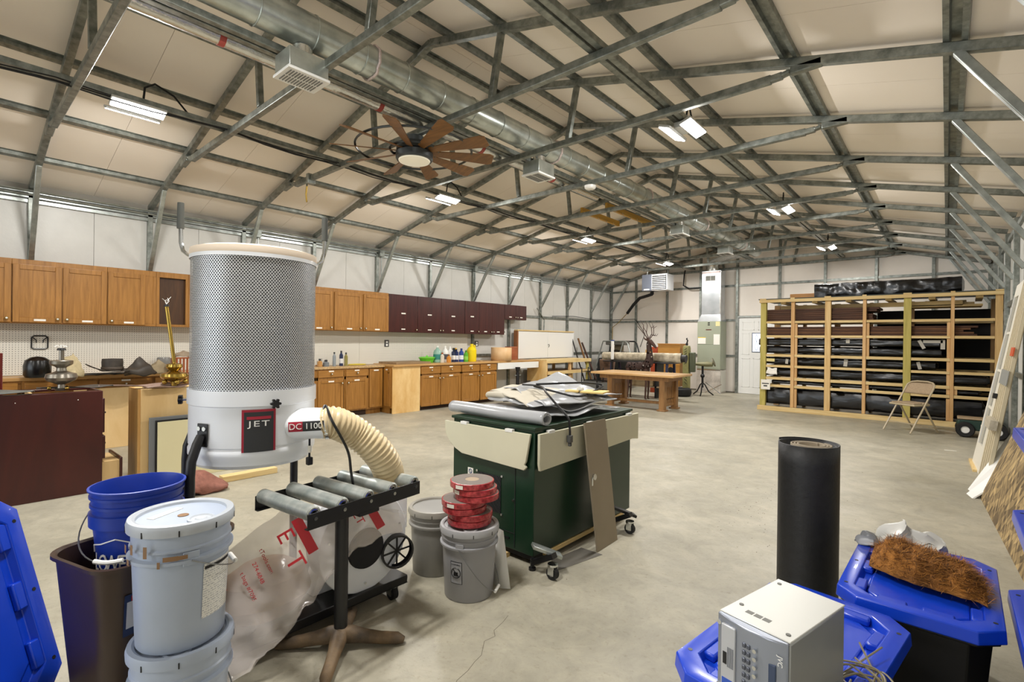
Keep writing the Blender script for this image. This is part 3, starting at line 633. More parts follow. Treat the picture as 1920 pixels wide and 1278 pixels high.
# leather scraps and fan blades lying across the cabinets
def strip(pts, w, z, name, m, label, cat, curl=.01):
    s = MB(); n = len(pts)
    def g(u, v):
        f = u*(n-1); i = min(int(f), n-2); k = f-i; p = Vector(pts[i]).lerp(Vector(pts[i+1]), k)
        tt = (Vector(pts[i+1])-Vector(pts[i])).normalized(); q = Vector((-tt.y, tt.x, 0)); ww = w*(.35+.65*min(1, sin(pi*min(max(u, .06), .94))**.4))
        return p+q*((v-.5)*ww)+Vector((0, 0, curl*sin(7*u+3*v)))
    o = s.grid(g, 24, 5).build(name, m, solid=.005); return tag(o, label, cat)
GBL = mat('grey_leather', '5b5d58', .5, 0, .2, 8); BRL = mat('taupe_leather', '8a7266', .55, 0, .15, 8)
strip([(-5.75, -.2, MBZ+.03), (-5.68, .15, MBZ+.03), (-5.60, .52, MBZ+.02)], .2, 0, 'leather_piece', GBL, 'grey green leather piece draped over the dark cherry cabinet', 'leather')
strip([(-5.75, .55, MBZ+.03), (-5.72, .85, MBZ+.035), (-5.68, 1.05, MBZ+.03)], .10, 0, 'leather_piece', LEA, 'dark narrow leather scrap right of the pewter lamp base', 'leather')
strip([(-5.72, .95, MBZ+.03), (-5.68, 1.3, TCZ+.03), (-5.62, 1.6, TCZ+.04)], .13, 0, 'leather_piece', BRL, 'long taupe leather strip bridging the two cabinets', 'leather')
strip([(-5.52, 1.25, TCZ+.02), (-5.56, 1.45, TCZ+.02), (-5.62, 1.6, TCZ+.02)], .15, 0, 'leather_piece', BRL, 'rounded taupe leather flap lying on the front of the tan cabinet', 'leather')
# reddish bark chunk on the floor behind the dust collector
tag(rough_shape(lambda u, v: (-4.95+.16*(v-.5)*2, 1.50+.2*(u-.5)*2, .15*sin(pi*u)*sin(pi*v)+.02), 14, 8, .04, 12, 4, False).build('bark_slab', mat('red_bark', '8a5a4c', .9, 0, .25, 18, .5, 30), solid=.03), 'reddish rough bark slab lying on the floor under the filter drum', 'wood')
tag(B(-5.15, -5.05, 1.75, 2.25, .0, .055).build('timber_offcut', PINEY, bevel=.003), 'short pale timber offcut on the floor behind the dust collector', 'timber')
# ------------------------------------------------------------------ bottles and tools on the far counter
def bottle(name, prof, col, loc, label, capc=None, tagc=None, caph=.03, cat='bottle', sx=1, sy=1, alpha=1, rough=.3, trans=0):
    t = thing(name, label, cat, loc)
    MB().lathe(prof, 20, sx=sx, sy=sy).build('body', mat('b_'+col+str(alpha), col, rough, alpha=alpha, trans=trans), t)
    r, z = prof[-2]
    if capc: MB().cyl((0, 0, z), (0, 0, z+caph), max(.014, r*1.05), n=12).build('cap', mat('b_'+capc, capc, .4), t)
    if tagc:
        R = max(p[0] for p in prof)*1.012; zz = prof[-1][1]
        MB().lathe([(R, zz*.2), (R, zz*.55)], 20, cap=False, sx=sx, sy=sy).build('sticker', mat('b_'+tagc, tagc, .5), t)
    return t
JUG = lambda r, h: [(r*.92, 0), (r, .01), (r, h*.62), (r*.85, h*.78), (r*.3, h*.93), (r*.28, h), (.0001, h)]
CAN = lambda r, h: [(r, 0), (r, h*.82), (r*.6, h*.9), (r*.45, h*.93), (r*.45, h), (.0001, h)]
t = thing('plastic_tub', 'lime green plastic tub with lid on the wooden counter', 'tub', (-7.80, 6.40, Z2))
MB().lathe([(.11, 0), (.14, .085), (.0001, .085)], 24, sy=1.15).build('body', mat('lime', '5fc22a', .35), t); MB().lathe([(.15, .085), (.155, .10), (.12, .115), (.0001, .115)], 24, sy=1.15).build('lid', mat('lime2', '74d43d', .35), t)
MB().ball((0, 0, .125), .022, 10, 6).build('lid_knob', mat('lime2', '', .35), t)
bottle('jug', JUG(.085, .30), '8fb5a5', (-7.74, 6.62, Z2), 'large translucent teal jug beside the green tub', 'e8e8e4', '2f7f78', alpha=1)
bottle('spray_can', CAN(.04, .17), 'd8cfc0', (-7.64, 6.66, Z2), 'small beige can in front of the white jugs', 'a5522a')
bottle('jug', JUG(.075, .30), 'ecebe6', (-7.76, 6.84, Z2), 'tall white jug with a dark label, left of the blue bottles', 'ecebe6', '54555a')
bottle('small_box_bottle', CAN(.045, .13), 'd08a35', (-7.60, 6.80, Z2), 'short orange brown bottle on the counter edge', '8a5a2a')
bottle('jug', JUG(.07, .29), 'f1f1ee', (-7.78, 6.99, Z2), 'plain white jug directly left of the blue bottles', 'f1f1ee')
t = bottle('spray_bottle', CAN(.04, .25), '2b3350', (-7.68, 7.00, Z2), 'spray bottle with black and yellow trigger', None, 'e8e6e2')
MB().box(-.02, .06, -.015, .015, .25, .29).box(.03, .04, -.01, .01, .2, .25).build('trigger', BLACK, t, bevel=.004); B(.06, .085, -.01, .01, .265, .29).build('nozzle', mat('b_e8b020', 'e8b020', .4), t)
bottle('bottle', CAN(.05, .24), '24305f', (-7.72, 7.11, Z2), 'navy blue bottle with white label, left one', '1a1a20', 'dfe2ea')
bottle('bottle', CAN(.05, .25), '2a4a9a', (-7.68, 7.22, Z2), 'bright blue bottle with white label next to the yellow jug', '20346f', 'e6e9f0')
bottle('bottle', CAN(.045, .21), '5fb030', (-7.62, 7.30, Z2), 'slim green bottle in front of the yellow jug', '3d8a25', '8fd050')
bottle('bottle', CAN(.04, .18), '2b2b2b', (-7.70, 7.36, Z2), 'small black bottle between the green bottle and yellow jug', '8a2a2a', 'dddddd')
t = bottle('yellow_jug', [(.095, 0), (.105, .02), (.105, .25), (.07, .30), (.035, .32), (.035, .345), (.0001, .345)], 'f0d51a', (-7.66, 7.50, Z2), 'big bright yellow jug with handle at the end of the bottles', 'f0d51a', sy=1.0, cat='jug')
MB().tube([(0, .06, .30), (0, .075, .345), (0, .10, .345), (0, .105, .27), (0, .10, .22)], .012, 8).build('handle', mat('b_f0d51a1', '', .3), t)
tag(MB().cyl((0, 0, 0), (0, 0, .02), .045, n=16).build('puck', mat('cork', 'b49a70', .8), loc=(-7.6, 7.72, Z2)), 'small round cork puck right of the yellow jug', 'puck')
t = thing('veneer_roll', 'roll of pale wood veneer curled into an open cylinder on the bench', 'veneer', (-7.72, 8.52, .885))
VEN = wood('veneer', 'd5a873', 'e8c79a', 'Z', 2, .5, 4)
MB().grid(lambda u, v: ((.23+.02*u)*cos(2*pi*(u*1.05)), (.23+.02*u)*sin(2*pi*(u*1.05)), .30*v), 40, 2).build('sheet', VEN, t, solid=.004)
tag(B(-8.03, -7.85, 8.98, 9.24, .885, 1.20).build('red_box', wood('red_cedar', '8a4527', 'aa6440', 'Y', 6), bevel=.004), 'reddish wooden box behind the veneer roll', 'box')
# small tools on the laminate counter
for i, (y, col, h, r, lb) in enumerate(((4.18, 'b98a50', .07, .04, 'small tan jar beside the filter drum'), (4.3, '777d80', .05, .05, 'grey metal fitting heap on the laminate counter'), (4.44, '8f969a', .18, .028, 'slim grey spray can on the laminate counter'), (4.58, '25304f', .2, .032, 'dark blue can next to the grey spray can'), (4.66, '8d8448', .17, .03, 'olive can at the right of the dark blue can'))):
    bottle('can', CAN(r, h+.03), col, (-7.86-.02*(i % 2), y, Z1), lb, '303030', 'd8d8d8' if i == 3 else None, cat='can')
cw = MB()
for k in range(3): cw.tube([(.1*cos(a*.4+k)+.01*k, .16*sin(a*.4+k), .008+.006*k) for a in range(17)], .006, 5)
tag(cw.build('coiled_rope', mat('yellow_cord', 'd8c34a', .5), loc=(-7.86, 4.87, Z1+.002)), 'coiled yellow cord lying on the laminate counter', 'cord')
t = thing('box_fan_part', 'small rack of thin tools standing behind the cans', 'rack', (-8.02, 4.3, Z1)); MB().box(-.03, .03, -.1, .1, 0, .02).build('base', OAK, t)
for k in range(5): MB().cyl((0, -.08+k*.04, .02), (0, -.08+k*.04, .09+.02*(k % 3)), .006, n=6).build('tool', CHROME, t)
# ------------------------------------------------------------------ white apron desk, pine bench, white wall cupboard
t = thing('apron_desk', 'long wooden desk with a deep white apron between cabinets and pine bench', 'desk', (-7.52, 8.9, 0))
B(-.58, .02, -.73, .74, .845, .883).build('top', wood('desk_top', 'a5793f', 'c79c62', 'Y', 4), t, bevel=.003); B(0, .018, -.735, .73, .70, .845).build('apron', WHITE, t, bevel=.002)
B(-.55, -.50, -.735, -.70, 0, .845).build('leg', WHITE, t); 
t = thing('pine_bench', 'raw pine workbench with open shelf and plywood side', 'bench', (-7.3, 10.7, 0))
B(-.60, -.05, -1.0, .95, .86, .885).build('top', PINEY, t)
B(-.04, 0, -1.0, 1.0, .80, .89).build('front_rail', PINEY, t, bevel=.003); B(-.04, 0, -.95, .92, .52, .60).build('shelf_rail', PINEY, t, bevel=.003)
B(-.60, -.04, -.95, .92, .585, .605).build('shelf', wood('shelf_ply', '6b4e2c', '8a683f', 'Y', 3), t)
B(-.60, 0.0, -1.02, -1.002, 0, .86).build('side_panel', PLY, t)
for y, m_ in ((-.96, PINEZ), (.06, FIRZ), (.90, PTZ)): B(-.085, -.041, y-.045, y+.045, 0, .86).build('leg', m_, t, bevel=.003)
for y in (-.96, .06, .90): B(-.60, -.555, y-.045, y+.045, 0, .86).build('leg', PINEZ, t, bevel=.003)
B(-.58, -.3, -.9, 0, .0, .5).build('dark_crate', wood('dark_crate', '3c2a1b', '57402a', 'Y', 4), t)
t = thing('white_cupboard', 'low white two door cupboard with wooden top hung above the pine bench', 'cupboard', (-7.975, 10.6, .89))
B(-.08, 0, -1.23, 1.23, 0, .70).build('box', WHITE, t); B(.0005, .015, -1.22, -.004, .01, .69).build('door', WHITE, t, bevel=.003); B(.0005, .015, .004, 1.22, .01, .69).build('door', WHITE, t, bevel=.003)
B(-.08, .04, -1.26, 1.2, .70, .73).build('top', PINEY, t, bevel=.003); B(-.08, .04, -1.27, -1.232, 0, .70).build('side_board', wood('brown_side', '7a4c28', '966038', 'Z', 4), t)
MB().tube([(.03, 0, .36), (.035, .03, .37), (.035, .05, .33), (.03, .02, .29)], .008, 6).build('hasp', GALV, t)
t = tag(MB().tube([(XL+.07, 10.6, 1.62), (XL+.07, 10.62, 1.9), (XL+.08, 10.4, 2.1), (XL+.07, 10.3, 2.2)], .016, 6).build('hose', GALV), 'thin grey conduit dropping to the white cupboard', 'conduit')
t = thing('floor_pump', 'black bottle jack pump on a tall post beside the pine bench', 'pump', (-7.42, 8.75, 0))
MB().lathe([(.15, 0), (.15, .03), (.06, .10), (.04, .14), (.0001, .14)], 16).build('base', BLACK, t); MB().cyl((0, 0, .12), (0, 0, .62), .04, n=14).build('post', BLACK, t)
MB().tube([(0, -.11, .55), (0, .11, .55)], .012, 8).build('handle', GALV, t); MB().lathe([(.03, .62), (.05, .68), (.06, .74), (.0001, .74)], 14).build('head', BLACK, t)
MB().tube([(.05, -.1, .05), (.2, -.4, .01), (.1, -.6, .01)], .008, 6).build('hose', BLACKM, t)
t = thing('garden_sprayer', 'small black and white pump sprayer on the floor by the pine bench', 'sprayer', (-7.40, 9.12, 0))
MB().lathe([(.07, 0), (.075, .02), (.075, .24), (.04, .3), (.0001, .3)], 18).build('tank', WHITEP, t); MB().lathe([(.08, 0), (.08, .05), (.0001, .05)], 18).build('base', BLACK, t)
MB().cyl((0, 0, .3), (0, 0, .38), .025, n=10).build('neck', BLACK, t); MB().tube([(0, -.06, .40), (0, .06, .40)], .014, 8).build('handle', BLACK, t)
t = thing('thermostat', 'small white thermostat on the wall under the short mahogany cabinet', 'thermostat', (XL+.06, 9.0, 1.48)); B(0, .03, -.05, .05, 0, .11).build('case', WHITEP, t, bevel=.004); B(.03, .031, -.03, .03, .05, .09).build('screen', mat('lcd', '5b665c', .3), t)
# ------------------------------------------------------------------ far end: door, furnace, heater
dr = struct(B(-4.245, -3.335, YE-.02, YE+.02, .005, 2.03).build('door_1', WHITE, bevel=.003))
for x0, x1, z0, z1 in ((-4.15, -3.95, .18, .95), (-3.62, -3.43, .18, .95), (-3.87, -3.70, .18, .95), (-4.15, -3.97, 1.05, 1.62), (-3.62, -3.43, 1.05, 1.62), (-4.15, -3.85, 1.70, 1.92), (-3.75, -3.43, 1.70, 1.92)):
    m = MB(); w = .014
    m.box(x0, x1, YE-.026, YE-.019, z0, z0+w).box(x0, x1, YE-.026, YE-.019, z1-w, z1).box(x0, x0+w, YE-.026, YE-.019, z0, z1).box(x1-w, x1, YE-.026, YE-.019, z0, z1)
    m.build('door_panel', WHITE, dr)
B(-3.905, -3.675, YE-.03, YE-.018, 1.11, 1.63).build('window_frame', mat('pewter_came', '6d7480', .4, .5), dr)
B(-3.885, -3.695, YE-.032, YE-.03, 1.13, 1.61).build('window_pane', mat('frosted_daylight_pane', (.80, .87, 1), .3, emit=.55), dr)
m = MB()
for s in (-1, 1): m.tube([(-3.79, YE-.033, 1.15), (-3.79+s*.05, YE-.033, 1.27), (-3.79, YE-.033, 1.40), (-3.79+s*.035, YE-.033, 1.50), (-3.79, YE-.033, 1.58)], .003, 4)
m.build('lead_came', mat('pewter_came', '', .4), dr)
for z in (.25, 1.0, 1.75): MB().cyl((-4.25, YE-.025, z-.05), (-4.25, YE-.025, z+.05), .008, n=6).build('hinge', GALV, dr)
f = struct(MB().box(-4.29, -4.25, YE-.05, YE+.02, 0, 2.08).box(-3.33, -3.28, YE-.05, YE+.02, 0, 2.08).box(-4.25, -3.33, YE-.05, YE+.02, 2.035, 2.08).build('trim_20', GALV2, bevel=.003)); f['label'] = 'galvanised door frame'
# furnace stack
FG = mat('furnace_green', '9da38f', .45, 0, .03, 3); FGD = mat('furnace_green', '', .4)
fy = 13.72; fx0, fx1 = -5.175, -4.555
t = thing('furnace', 'tall grey green upright furnace with bright metal duct rising to the roof', 'furnace', ((fx0+fx1)/2, fy, 0)); hw = (fx1-fx0)/2
B(-hw, hw, 0, .46, .63, 1.93).build('cabinet', FG, t, bevel=.006)
MB().box(-hw-.01, hw+.005, .0, .46, 0, .62).build('return_plenum', mat('plenum_dirty', 'b5ada2', .6, .1, .2, 5, col2='cfc8be'), t, bevel=.004)
MB().box(-hw, hw, -.004, 0, .605, .635).build('sealing_tape', FOIL, t)
B(-hw+.002, hw-.002, -.006, 0, 1.30, 1.92).build('upper_panel', FG, t, bevel=.003); B(-hw+.002, hw-.002, -.006, 0, .65, 1.29).build('lower_panel', FG, t, bevel=.003)
for x0, x1, z0, z1, m_ in ((-.29, -.08, 1.32, 1.50, PAPER), (.13, .29, 1.30, 1.58, PAPER), (.18, .29, 1.80, 1.92, mat('yellow_label', 'e5d9a0', .6))):
    B(x0, x1, -.009, -.006, z0, z1).build('sticker', m_, t, smooth=0)
B(-.29, -.08, -.0095, -.009, 1.48, 1.50).build('sticker', mat('yellow_strip', 'd8c23a', .6), t)
B(-.08, .07, -.0095, -.006, 1.69, 1.715).build('name_plate', mat('red_plate', '5a211c', .4), t)
for z in (1.82, 1.87): B(-.03, .025, -.0095, -.006, z, z+.03).build('slot', BLACK, t)
g = MB().box(hw+.006, hw+.012, .03, .43, .03, .60)
for k in range(12): g.box(hw+.012, hw+.02, .045+k*.031, .06+k*.031, .05, .58)
g.build('side_grille', mat('grille_white', 'd4d2c8', .5), t)
DUW = galv('duct_sheet', 'b6bcc0', 'dfe3e6', .25, 3)
MB().box(-hw+.09, hw-.02, .03, .36, 2.12, 3.30).build('duct', DUW, t, bevel=.004)
mm = MB(); a = [(-hw, 0, 1.93), (hw, 0, 1.93), (hw, .46, 1.93), (-hw, .46, 1.93)]; b_ = [(-hw+.09, .03, 2.12), (hw-.02, .03, 2.12), (hw-.02, .36, 2.12), (-hw+.09, .36, 2.12)]
mm.add(a+b_, [(0, 1, 5, 4), (1, 2, 6, 5), (2, 3, 7, 6), (3, 0, 4, 7)]); mm.build('transition', DUW, t)
B(-hw+.19, hw-.16, .022, .03, 3.02, 3.17).build('vent_frame', WHITE, t, bevel=.003)
for s in (0, 1): B(-hw+.205+s*.13, -hw+.32+s*.13, .018, .0221, 3.035, 3.155).build('vent_slot', mat('vent_grey', '8d8f88', .6), t)
B(-hw+.1, hw-.03, .024, .03, 3.23, 3.28).build('tape', mat('duct_tape_print', '', .4), t)
tp = MB(); tp.box(hw-.05, hw-.019, .024, .034, 2.15, 3.28); tp.build('tape', FOIL, t)
MB().tube([(0, .2, 3.28), (0, .2, 3.45), (.1, .1, 3.62), (.6, -.3, 3.66), (1.1, -.7, 3.64)], .17, 14).build('flex_duct', FOIL, t)
tag(MB().tube([(-5.72, 14.16, 3.42), (-5.72, 14.1, 3.3), (-5.72, 14.05, 2.98), (-5.55, 14.05, 2.88), (-5.2, 14.0, 2.88)], .02, 6).build('cable', BLACKM), 'black cable looping down from the truss to the furnace duct', 'cable')
# folded legs and vise on tripod
t = thing('x_stand', 'silver crossed folding legs lying in front of the furnace', 'stand', (-4.60, 13.35, 0))
MB().tube([(-.2, 0, .3), (.18, 0, .03)], .012, 8).build('leg', CHROME, t); MB().tube([(.2, .02, .27), (-.22, .02, .03)], .012, 8).build('leg', CHROME, t)
OLIV = mat('olive_enamel', '837f5c', .5, .1, .15, 8)
t = thing('stake_anvil', 'olive cone shaped stake tool with round disc on a curved tripod', 'tool', (-4.72, 12.9, 0), radians(12))
MB().lathe([(.0001, -.30), (.03, -.28), (.05, -.05), (.065, .1), (.055, .24), (.0001, .25)], 18, T=Matrix.Translation((0, 0, .80)) @ Matrix.Rotation(pi/2, 4, 'Y')).build('horn', OLIV, t)
MB().cyl((.25, 0, .85), (.275, 0, .86), .11, n=20).build('disc', mat('olive_disc', '6a6448', .5), t)
MB().cyl((0, 0, .2), (0, 0, .75), .028, n=10).build('post', BLACK, t); MB().ball((0, 0, .5), .055, 10, 8).build('collar', BLACK, t)
for k in range(3):
    a = k*2.094+.5; MB().tube([(0, 0, .32), (.06*cos(a), .06*sin(a), .28), (.16*cos(a), .16*sin(a), .10), (.28*cos(a), .28*sin(a), .012)], .016, 8).build('leg', BLACK, t)
t = thing('drill_column', 'old olive green machine column with scribbled markings beside the wooden crate', 'machine', (-5.02, 12.6, 0))
MB().lathe([(.10, 0), (.10, 1.2), (.085, 1.27), (.0001, 1.27)], 4, T=Matrix.Rotation(pi/4, 4, 'Z'), sx=1.1).build('column', mat('olive_yellow', '8f8c58', .5, 0, .2, 9), t, bevel=.012)
MB().cyl((0, 0, 1.27), (0, 0, 1.33), .03, n=10).tube([(0, 0, 1.33), (.02, 0, 1.40), (-.01, 0, 1.44), (.01, 0, 1.46)], .018, 6).build('hook', BLACK, t)
B(.09, .22, -.06, .06, .60, 1.10).build('motor_case', mat('dark_olive', '555a45', .5), t, bevel=.02)
sc_ = MB()
for k in range(7): sc_.bar((-.03, -.082, .80+k*.06), (.03, -.082, .84+k*.06), .004, .012)
for k in range(3): sc_.bar((-.03, -.082, .35+k*.08), (.04, -.082, .29+k*.08), .004, .012)
sc_.build('marking', BLACK, t)
t = thing('tire', 'small black tyre lying flat under the wooden crate', 'tire', (-5.10, 12.35, 0))
MB().lathe([(.14, .02), (.24, 0), (.28, .03), (.29, .1), (.28, .17), (.24, .2), (.14, .18)], 32, cap=False).build('tread', RUBBER, t, solid=.01)
YP = wood('yellow_plywood', 'b3742f', 'd9a250', 'X', 2.5, .5, 3)
t = thing('plywood_crate', 'yellow plywood crate with a round hole standing on end', 'crate', (-5.48, 12.55, .21))
B(-.30, .30, 0, .5, 0, 1.09).build('box', YP, t, bevel=.004)
MB().cyl((.06, -.003, .42), (.06, .01, .42), .075, n=20).build('hole', BLACKM, t); B(-.31, .31, -.008, 0, .55, .575).build('edge_strip', YP, t); B(-.31, .31, -.02, .5, 1.085, 1.105).build('lid', YP, t)
B(-.25, .25, 0, .02, -.21, .0).build('foot', PINE, t)
tag(B(-6.02, -5.80, 12.62, 13.0, 0, 1.22).build('red_case', mat('orange_red', 'b04a28', .5, 0, .08), bevel=.006), 'orange red metal case standing left of the yellow plywood crate', 'case')
# steel bench with the long wrapped roll, deer sculpture
t = thing('steel_bench', 'dark steel bench with navy legs carrying a long mottled roll', 'bench', (-5.85, 11.55, 0))
B(-.85, .98, -.25, .25, .835, .865).build('top', mat('dark_steel', '3b3a3d', .4, .6), t, bevel=.003)
NAVY = mat('navy_paint', '1d2547', .45)
for x in (-.62, .86):
    for s in (-1, 1): MB().bar((x, s*.2, .835), (x, s*.27, 0), .05, .05, (1, 0, 0)).build('leg', NAVY, t)
B(.55, .6, -.2, .2, .0, .83).build('leg', BLACK, t); B(-.7, .9, -.2, .2, .25, .28).build('lower_shelf', wood('grey_shelf', '8b7a62', 'a8967a', 'X', 3), t)
t = thing('long_roll', 'long mottled beige roll like a birch log lying on the steel bench', 'roll', (-5.75, 11.5, .977))
MB().grid(lambda u, v: (-1.05+2.1*u, (.098-.012*u+.006*noise.noise(Vector((u*9, v*6, 1))))*cos(2*pi*v), (.098+.02*u+.006*noise.noise(Vector((u*9, v*6, 3))))*sin(2*pi*v)), 40, 20).build('body', mat('birch', 'a2947a', .7, 0, .2, 9, .2, 30, col2='cdc2ab'), t)
MB().cyl((1.04, 0, .0), (1.16, 0, -.01), .08, .09, n=16).build('end_fitting', mat('black_rag', '2b2a2a', .6), t)
MB().cyl((1.049, 0, 0), (1.05, 0, 0), .09, n=16).cyl((-1.05, 0, 0), (-1.049, 0, 0), .09, n=16).build('end_face', mat('roll_end', '8d8069', .8), t)
t = thing('white_tube', 'white upright tube with a blue cap in front of the long roll', 'tube', (-6.37, 11.2, .0)); B(-.03, .03, -.03, .03, .90, 1.37).build('tube', WHITEP, t, bevel=.01); B(-.035, .035, -.035, .035, 1.37, 1.39).build('cap', mat('blue_cap', '2a4fa0', .4), t); B(-.02, .02, -.02, .02, 0, .90).build('stand', BLACK, t)
RUST = None
def rust_mat():
    m, nt, b = base('perforated_rust'); L = nt.links.new; tc = nn(nt, 'ShaderNodeTexCoord'); vo = nn(nt, 'ShaderNodeTexVoronoi'); vo.inputs['Scale'].default_value = 17
    L(tc.outputs['Object'], vo.inputs['Vector']); lt = nn(nt, 'ShaderNodeMath', operation='GREATER_THAN'); lt.inputs[1].default_value = .36; L(vo.outputs['Distance'], lt.inputs[0])
    L(lt.outputs[0], b.inputs['Alpha']); b.inputs['Base Color'].default_value = c4(hx('3a2620')); b.inputs['Roughness'].default_value = .7; return m
RUST = rust_mat(); RUSTS = mat('rust_solid', '4a3127', .7, 0, .25, 20)
t = thing('deer_sculpture', 'rusty openwork metal deer sculpture with thin branching antlers behind the wooden table', 'sculpture', (-5.42, 11.05, 0))
def sk(pts, rad, n=12, mb=None): return (mb or MB()).tube(pts, rad, n)
sk([(-.48, 0, .72), (-.42, 0, .76), (-.2, 0, .75), (0, 0, .77), (.1, 0, .84), (.13, 0, .98), (.12, 0, 1.15), (.10, 0, 1.30), (.12, 0, 1.38)], [.04, .10, .11, .12, .115, .085, .065, .055, .05]).build('body', RUST, t)
sk([(.08, 0, 1.40), (.14, 0, 1.37), (.22, 0, 1.29), (.29, 0, 1.215)], [.03, .05, .04, .022]).build('head', RUSTS, t)
for s in (-1, 1):
    sk([(.08, s*.03, 1.39), (.03, s*.06, 1.42), (.0, s*.08, 1.47)], [.02, .02, .004], 6).build('ear', RUSTS, t)
    an = MB(); an.tube([(.10, s*.02, 1.41), (.03, s*.06, 1.52), (-.02, s*.1, 1.60), (-.12, s*.14, 1.72)], [.012, .011, .009, .006], 6)
    an.tube([(.0, s*.08, 1.57), (.01, s*.1, 1.75), (-.06, s*.12, 1.86)], [.008, .007, .004], 6)
    an.tube([(.11, s*.03, 1.42), (.2, s*.05, 1.55), (.19, s*.06, 1.68), (.14, s*.08, 1.80)], [.011, .009, .008, .004], 6)
    an.tube([(.18, s*.05, 1.52), (.27, s*.05, 1.50), (.30, s*.06, 1.55)], [.009, .007, .004], 6); an.tube([(.19, s*.06, 1.68), (.27, s*.07, 1.73)], [.008, .004], 6)
    an.build('antler', RUSTS, t)
    for x in (-.4, .06): sk([(x, s*.06, .72), (x+.02, s*.07, .4), (x, s*.07, .02), (x+.03, s*.07, .0)], [.05, .028, .02, .024], 8).build('leg', RUSTS, t)
# wheeled metal frame at the far left corner
t = thing('wheeled_frame', 'dark utility vehicle frame with bright roll bars in the far left corner', 'cart', (-7.35, 12.9, 0))
for s in (0, .55): MB().tube([(-.52, s, .62), (-.42, s, 1.0), (-.30, s, 1.36), (.42, s, 1.36), (.50, s, 1.30), (.62, s, .9)], .02, 8).build('roll_bar', GALV2 if s == 0 else BLACK, t)
MB().tube([(.36, 0, 1.34), (.22, 0, .9)], .018, 8).build('strut', GALV2, t)
MB().box(-.25, .30, .05, .5, 1.25, 1.37).build('canopy', mat('canopy_grey', '5e5c55', .6), t, bevel=.02)
B(-.1, .2, .3, .34, .95, 1.25).build('seat_back', mat('seat_tan', '7c7056', .6), t, bevel=.03)
MB().lathe([(.0001, 0), (.3, .02), (.34, .1), (.25, .2), (.0001, .26)], 20, T=Matrix.Translation((0, .25, .86)), sy=.7).build('seat', mat('seat_dark', '3a342d', .5), t)
B(-.5, .55, 0, .6, .3, .86).build('body', mat('vehicle_black', '222220', .4), t, bevel=.03)
for x in (-.35, .4): MB().cyl((x, -.06, .22), (x, .05, .22), .22, n=20).build('wheel', RUBBER, t)
bd = MB()
for k in range(6): bd.box(-.4+k*.13, -.31+k*.13, -.006, 0, .78, .82)
bd.build('trim_strip', PAPER, t)
tag(B(-5.70, -5.52, 11.66, 11.69, .867, 1.16).build('tan_board', wood('tan_board', 'c79d5c', 'd8b276', 'Z', 3), rot=None), 'small tan board standing on the long roll by the white tube', 'board')
# clutter below and left: shelves, rods, crate
t = thing('wire_shelf', 'black wire storage rack on the floor left of the wooden table', 'rack', (-6.6, 11.0, 0))
for x in (-.45, 0, .45):
    for y in (-.15, .15): MB().cyl((x, y, 0), (x, y, .68), .014, n=6).build('post', BLACK, t)
for z in (.15, .36, .58):
    w = MB()
    for k in range(7): w.bar((-.46, -.16+k*.053, z), (.46, -.16+k*.053, z), .008, .008)
    w.build('shelf', BLACK, t)
B(-.42, -.03, -.14, .14, .16, .34).build('bin', mat('smoke_bin', '6c6c68', .4), t, bevel=.01); B(.05, .42, -.14, .14, .16, .32).build('bin', mat('smoke_bin', '', .4), t, bevel=.01)
t = thing('stump', 'rough brown root stump on the floor behind the right end of the pine bench', 'stump', (-6.95, 11.95, 0))
MB().lathe([(.2, 0), (.17, .3), (.19, .6), (.22, .85), (.0001, .92)], 14).build('body', mat('rough_bark', '6f5646', .9, 0, .35, 14, .6, 20), t)
for i, (x, y, lx, ly, m_, lb) in enumerate(((-7.55, 11.9, -8.02, 11.75, BLACK, 'black rod leaning on the wall behind the pine bench'), (-7.4, 12.05, -8.0, 12.1, wood('rod_wood', '6b4a2a', '8a6238', 'Z', 5), 'brown wooden pole leaning on the wall behind the pine bench'), (-7.35, 12.25, -8.0, 12.3, RUSTS, 'dark brown bar leaning on the wall near the corner'))):
    tag(MB().bar((x, y, 0), (lx, ly, 1.55-.12*i), .05 if i else .025, .03).build('leaning_pole', m_), lb, 'pole')
tag(MB().box(-.5, .3, -.2, .2, 0, .03).box(-.5, -.45, -.2, .2, .03, .16).build('dark_trolley', BLACKM, loc=(-6.9, 12.3, 0)), 'low black tray on the floor in the far left corner', 'tray')
tag(B(-5.95, -5.35, 11.35, 11.75, 0.285, .47).build('pale_crate', wood('pale_crate', '9c8460', 'bda783', 'X', 3), bevel=.004), 'low pale wooden crate on the shelf of the steel bench', 'crate')
# unit heater
t = thing('unit_heater', 'grey and white unit heater hanging in the far left corner of the roof', 'heater', (-6.07, 12.9, 2.77))
HX = mat('heater_blue_grey', '777d8a', .35, .4)
B(-.36, .36, 0, .45, 0, .44).build('case', mat('heater_white', 'd9dadb', .35, .2), t, bevel=.008); B(-.362, -.08, -.012, .452, -.004, .444).build('side_panel', HX, t, bevel=.006)
B(-.06, .345, -.004, 0, .02, .42).build('dark_opening', BLACKM, t)
for k in range(8): MB().bar((-.06, -.012, .05+k*.05), (.33, -.012, .05+k*.05), .035, .012, (0, -.5, 1)).build('louvre', WHITE, t)
MB().box(-.30, -.14, -.014, -.012, .012, .045).build('name_plate', PAPER, t)
for x in (-.3, .3): MB().cyl((x, .2, .44), (x, .2, .66), .006, n=6).build('hanger', GALV2, t)
tag(MB().tube([(-6.25, 13.15, 2.69), (-6.4, 13.2, 2.66), (-6.75, 13.4, 2.62), (-7.05, 13.6, 2.45), (-7.35, 13.8, 2.22)], .045, 12).build('black_hose', BLACKM), 'thick black hose curving down from the unit heater', 'hose')
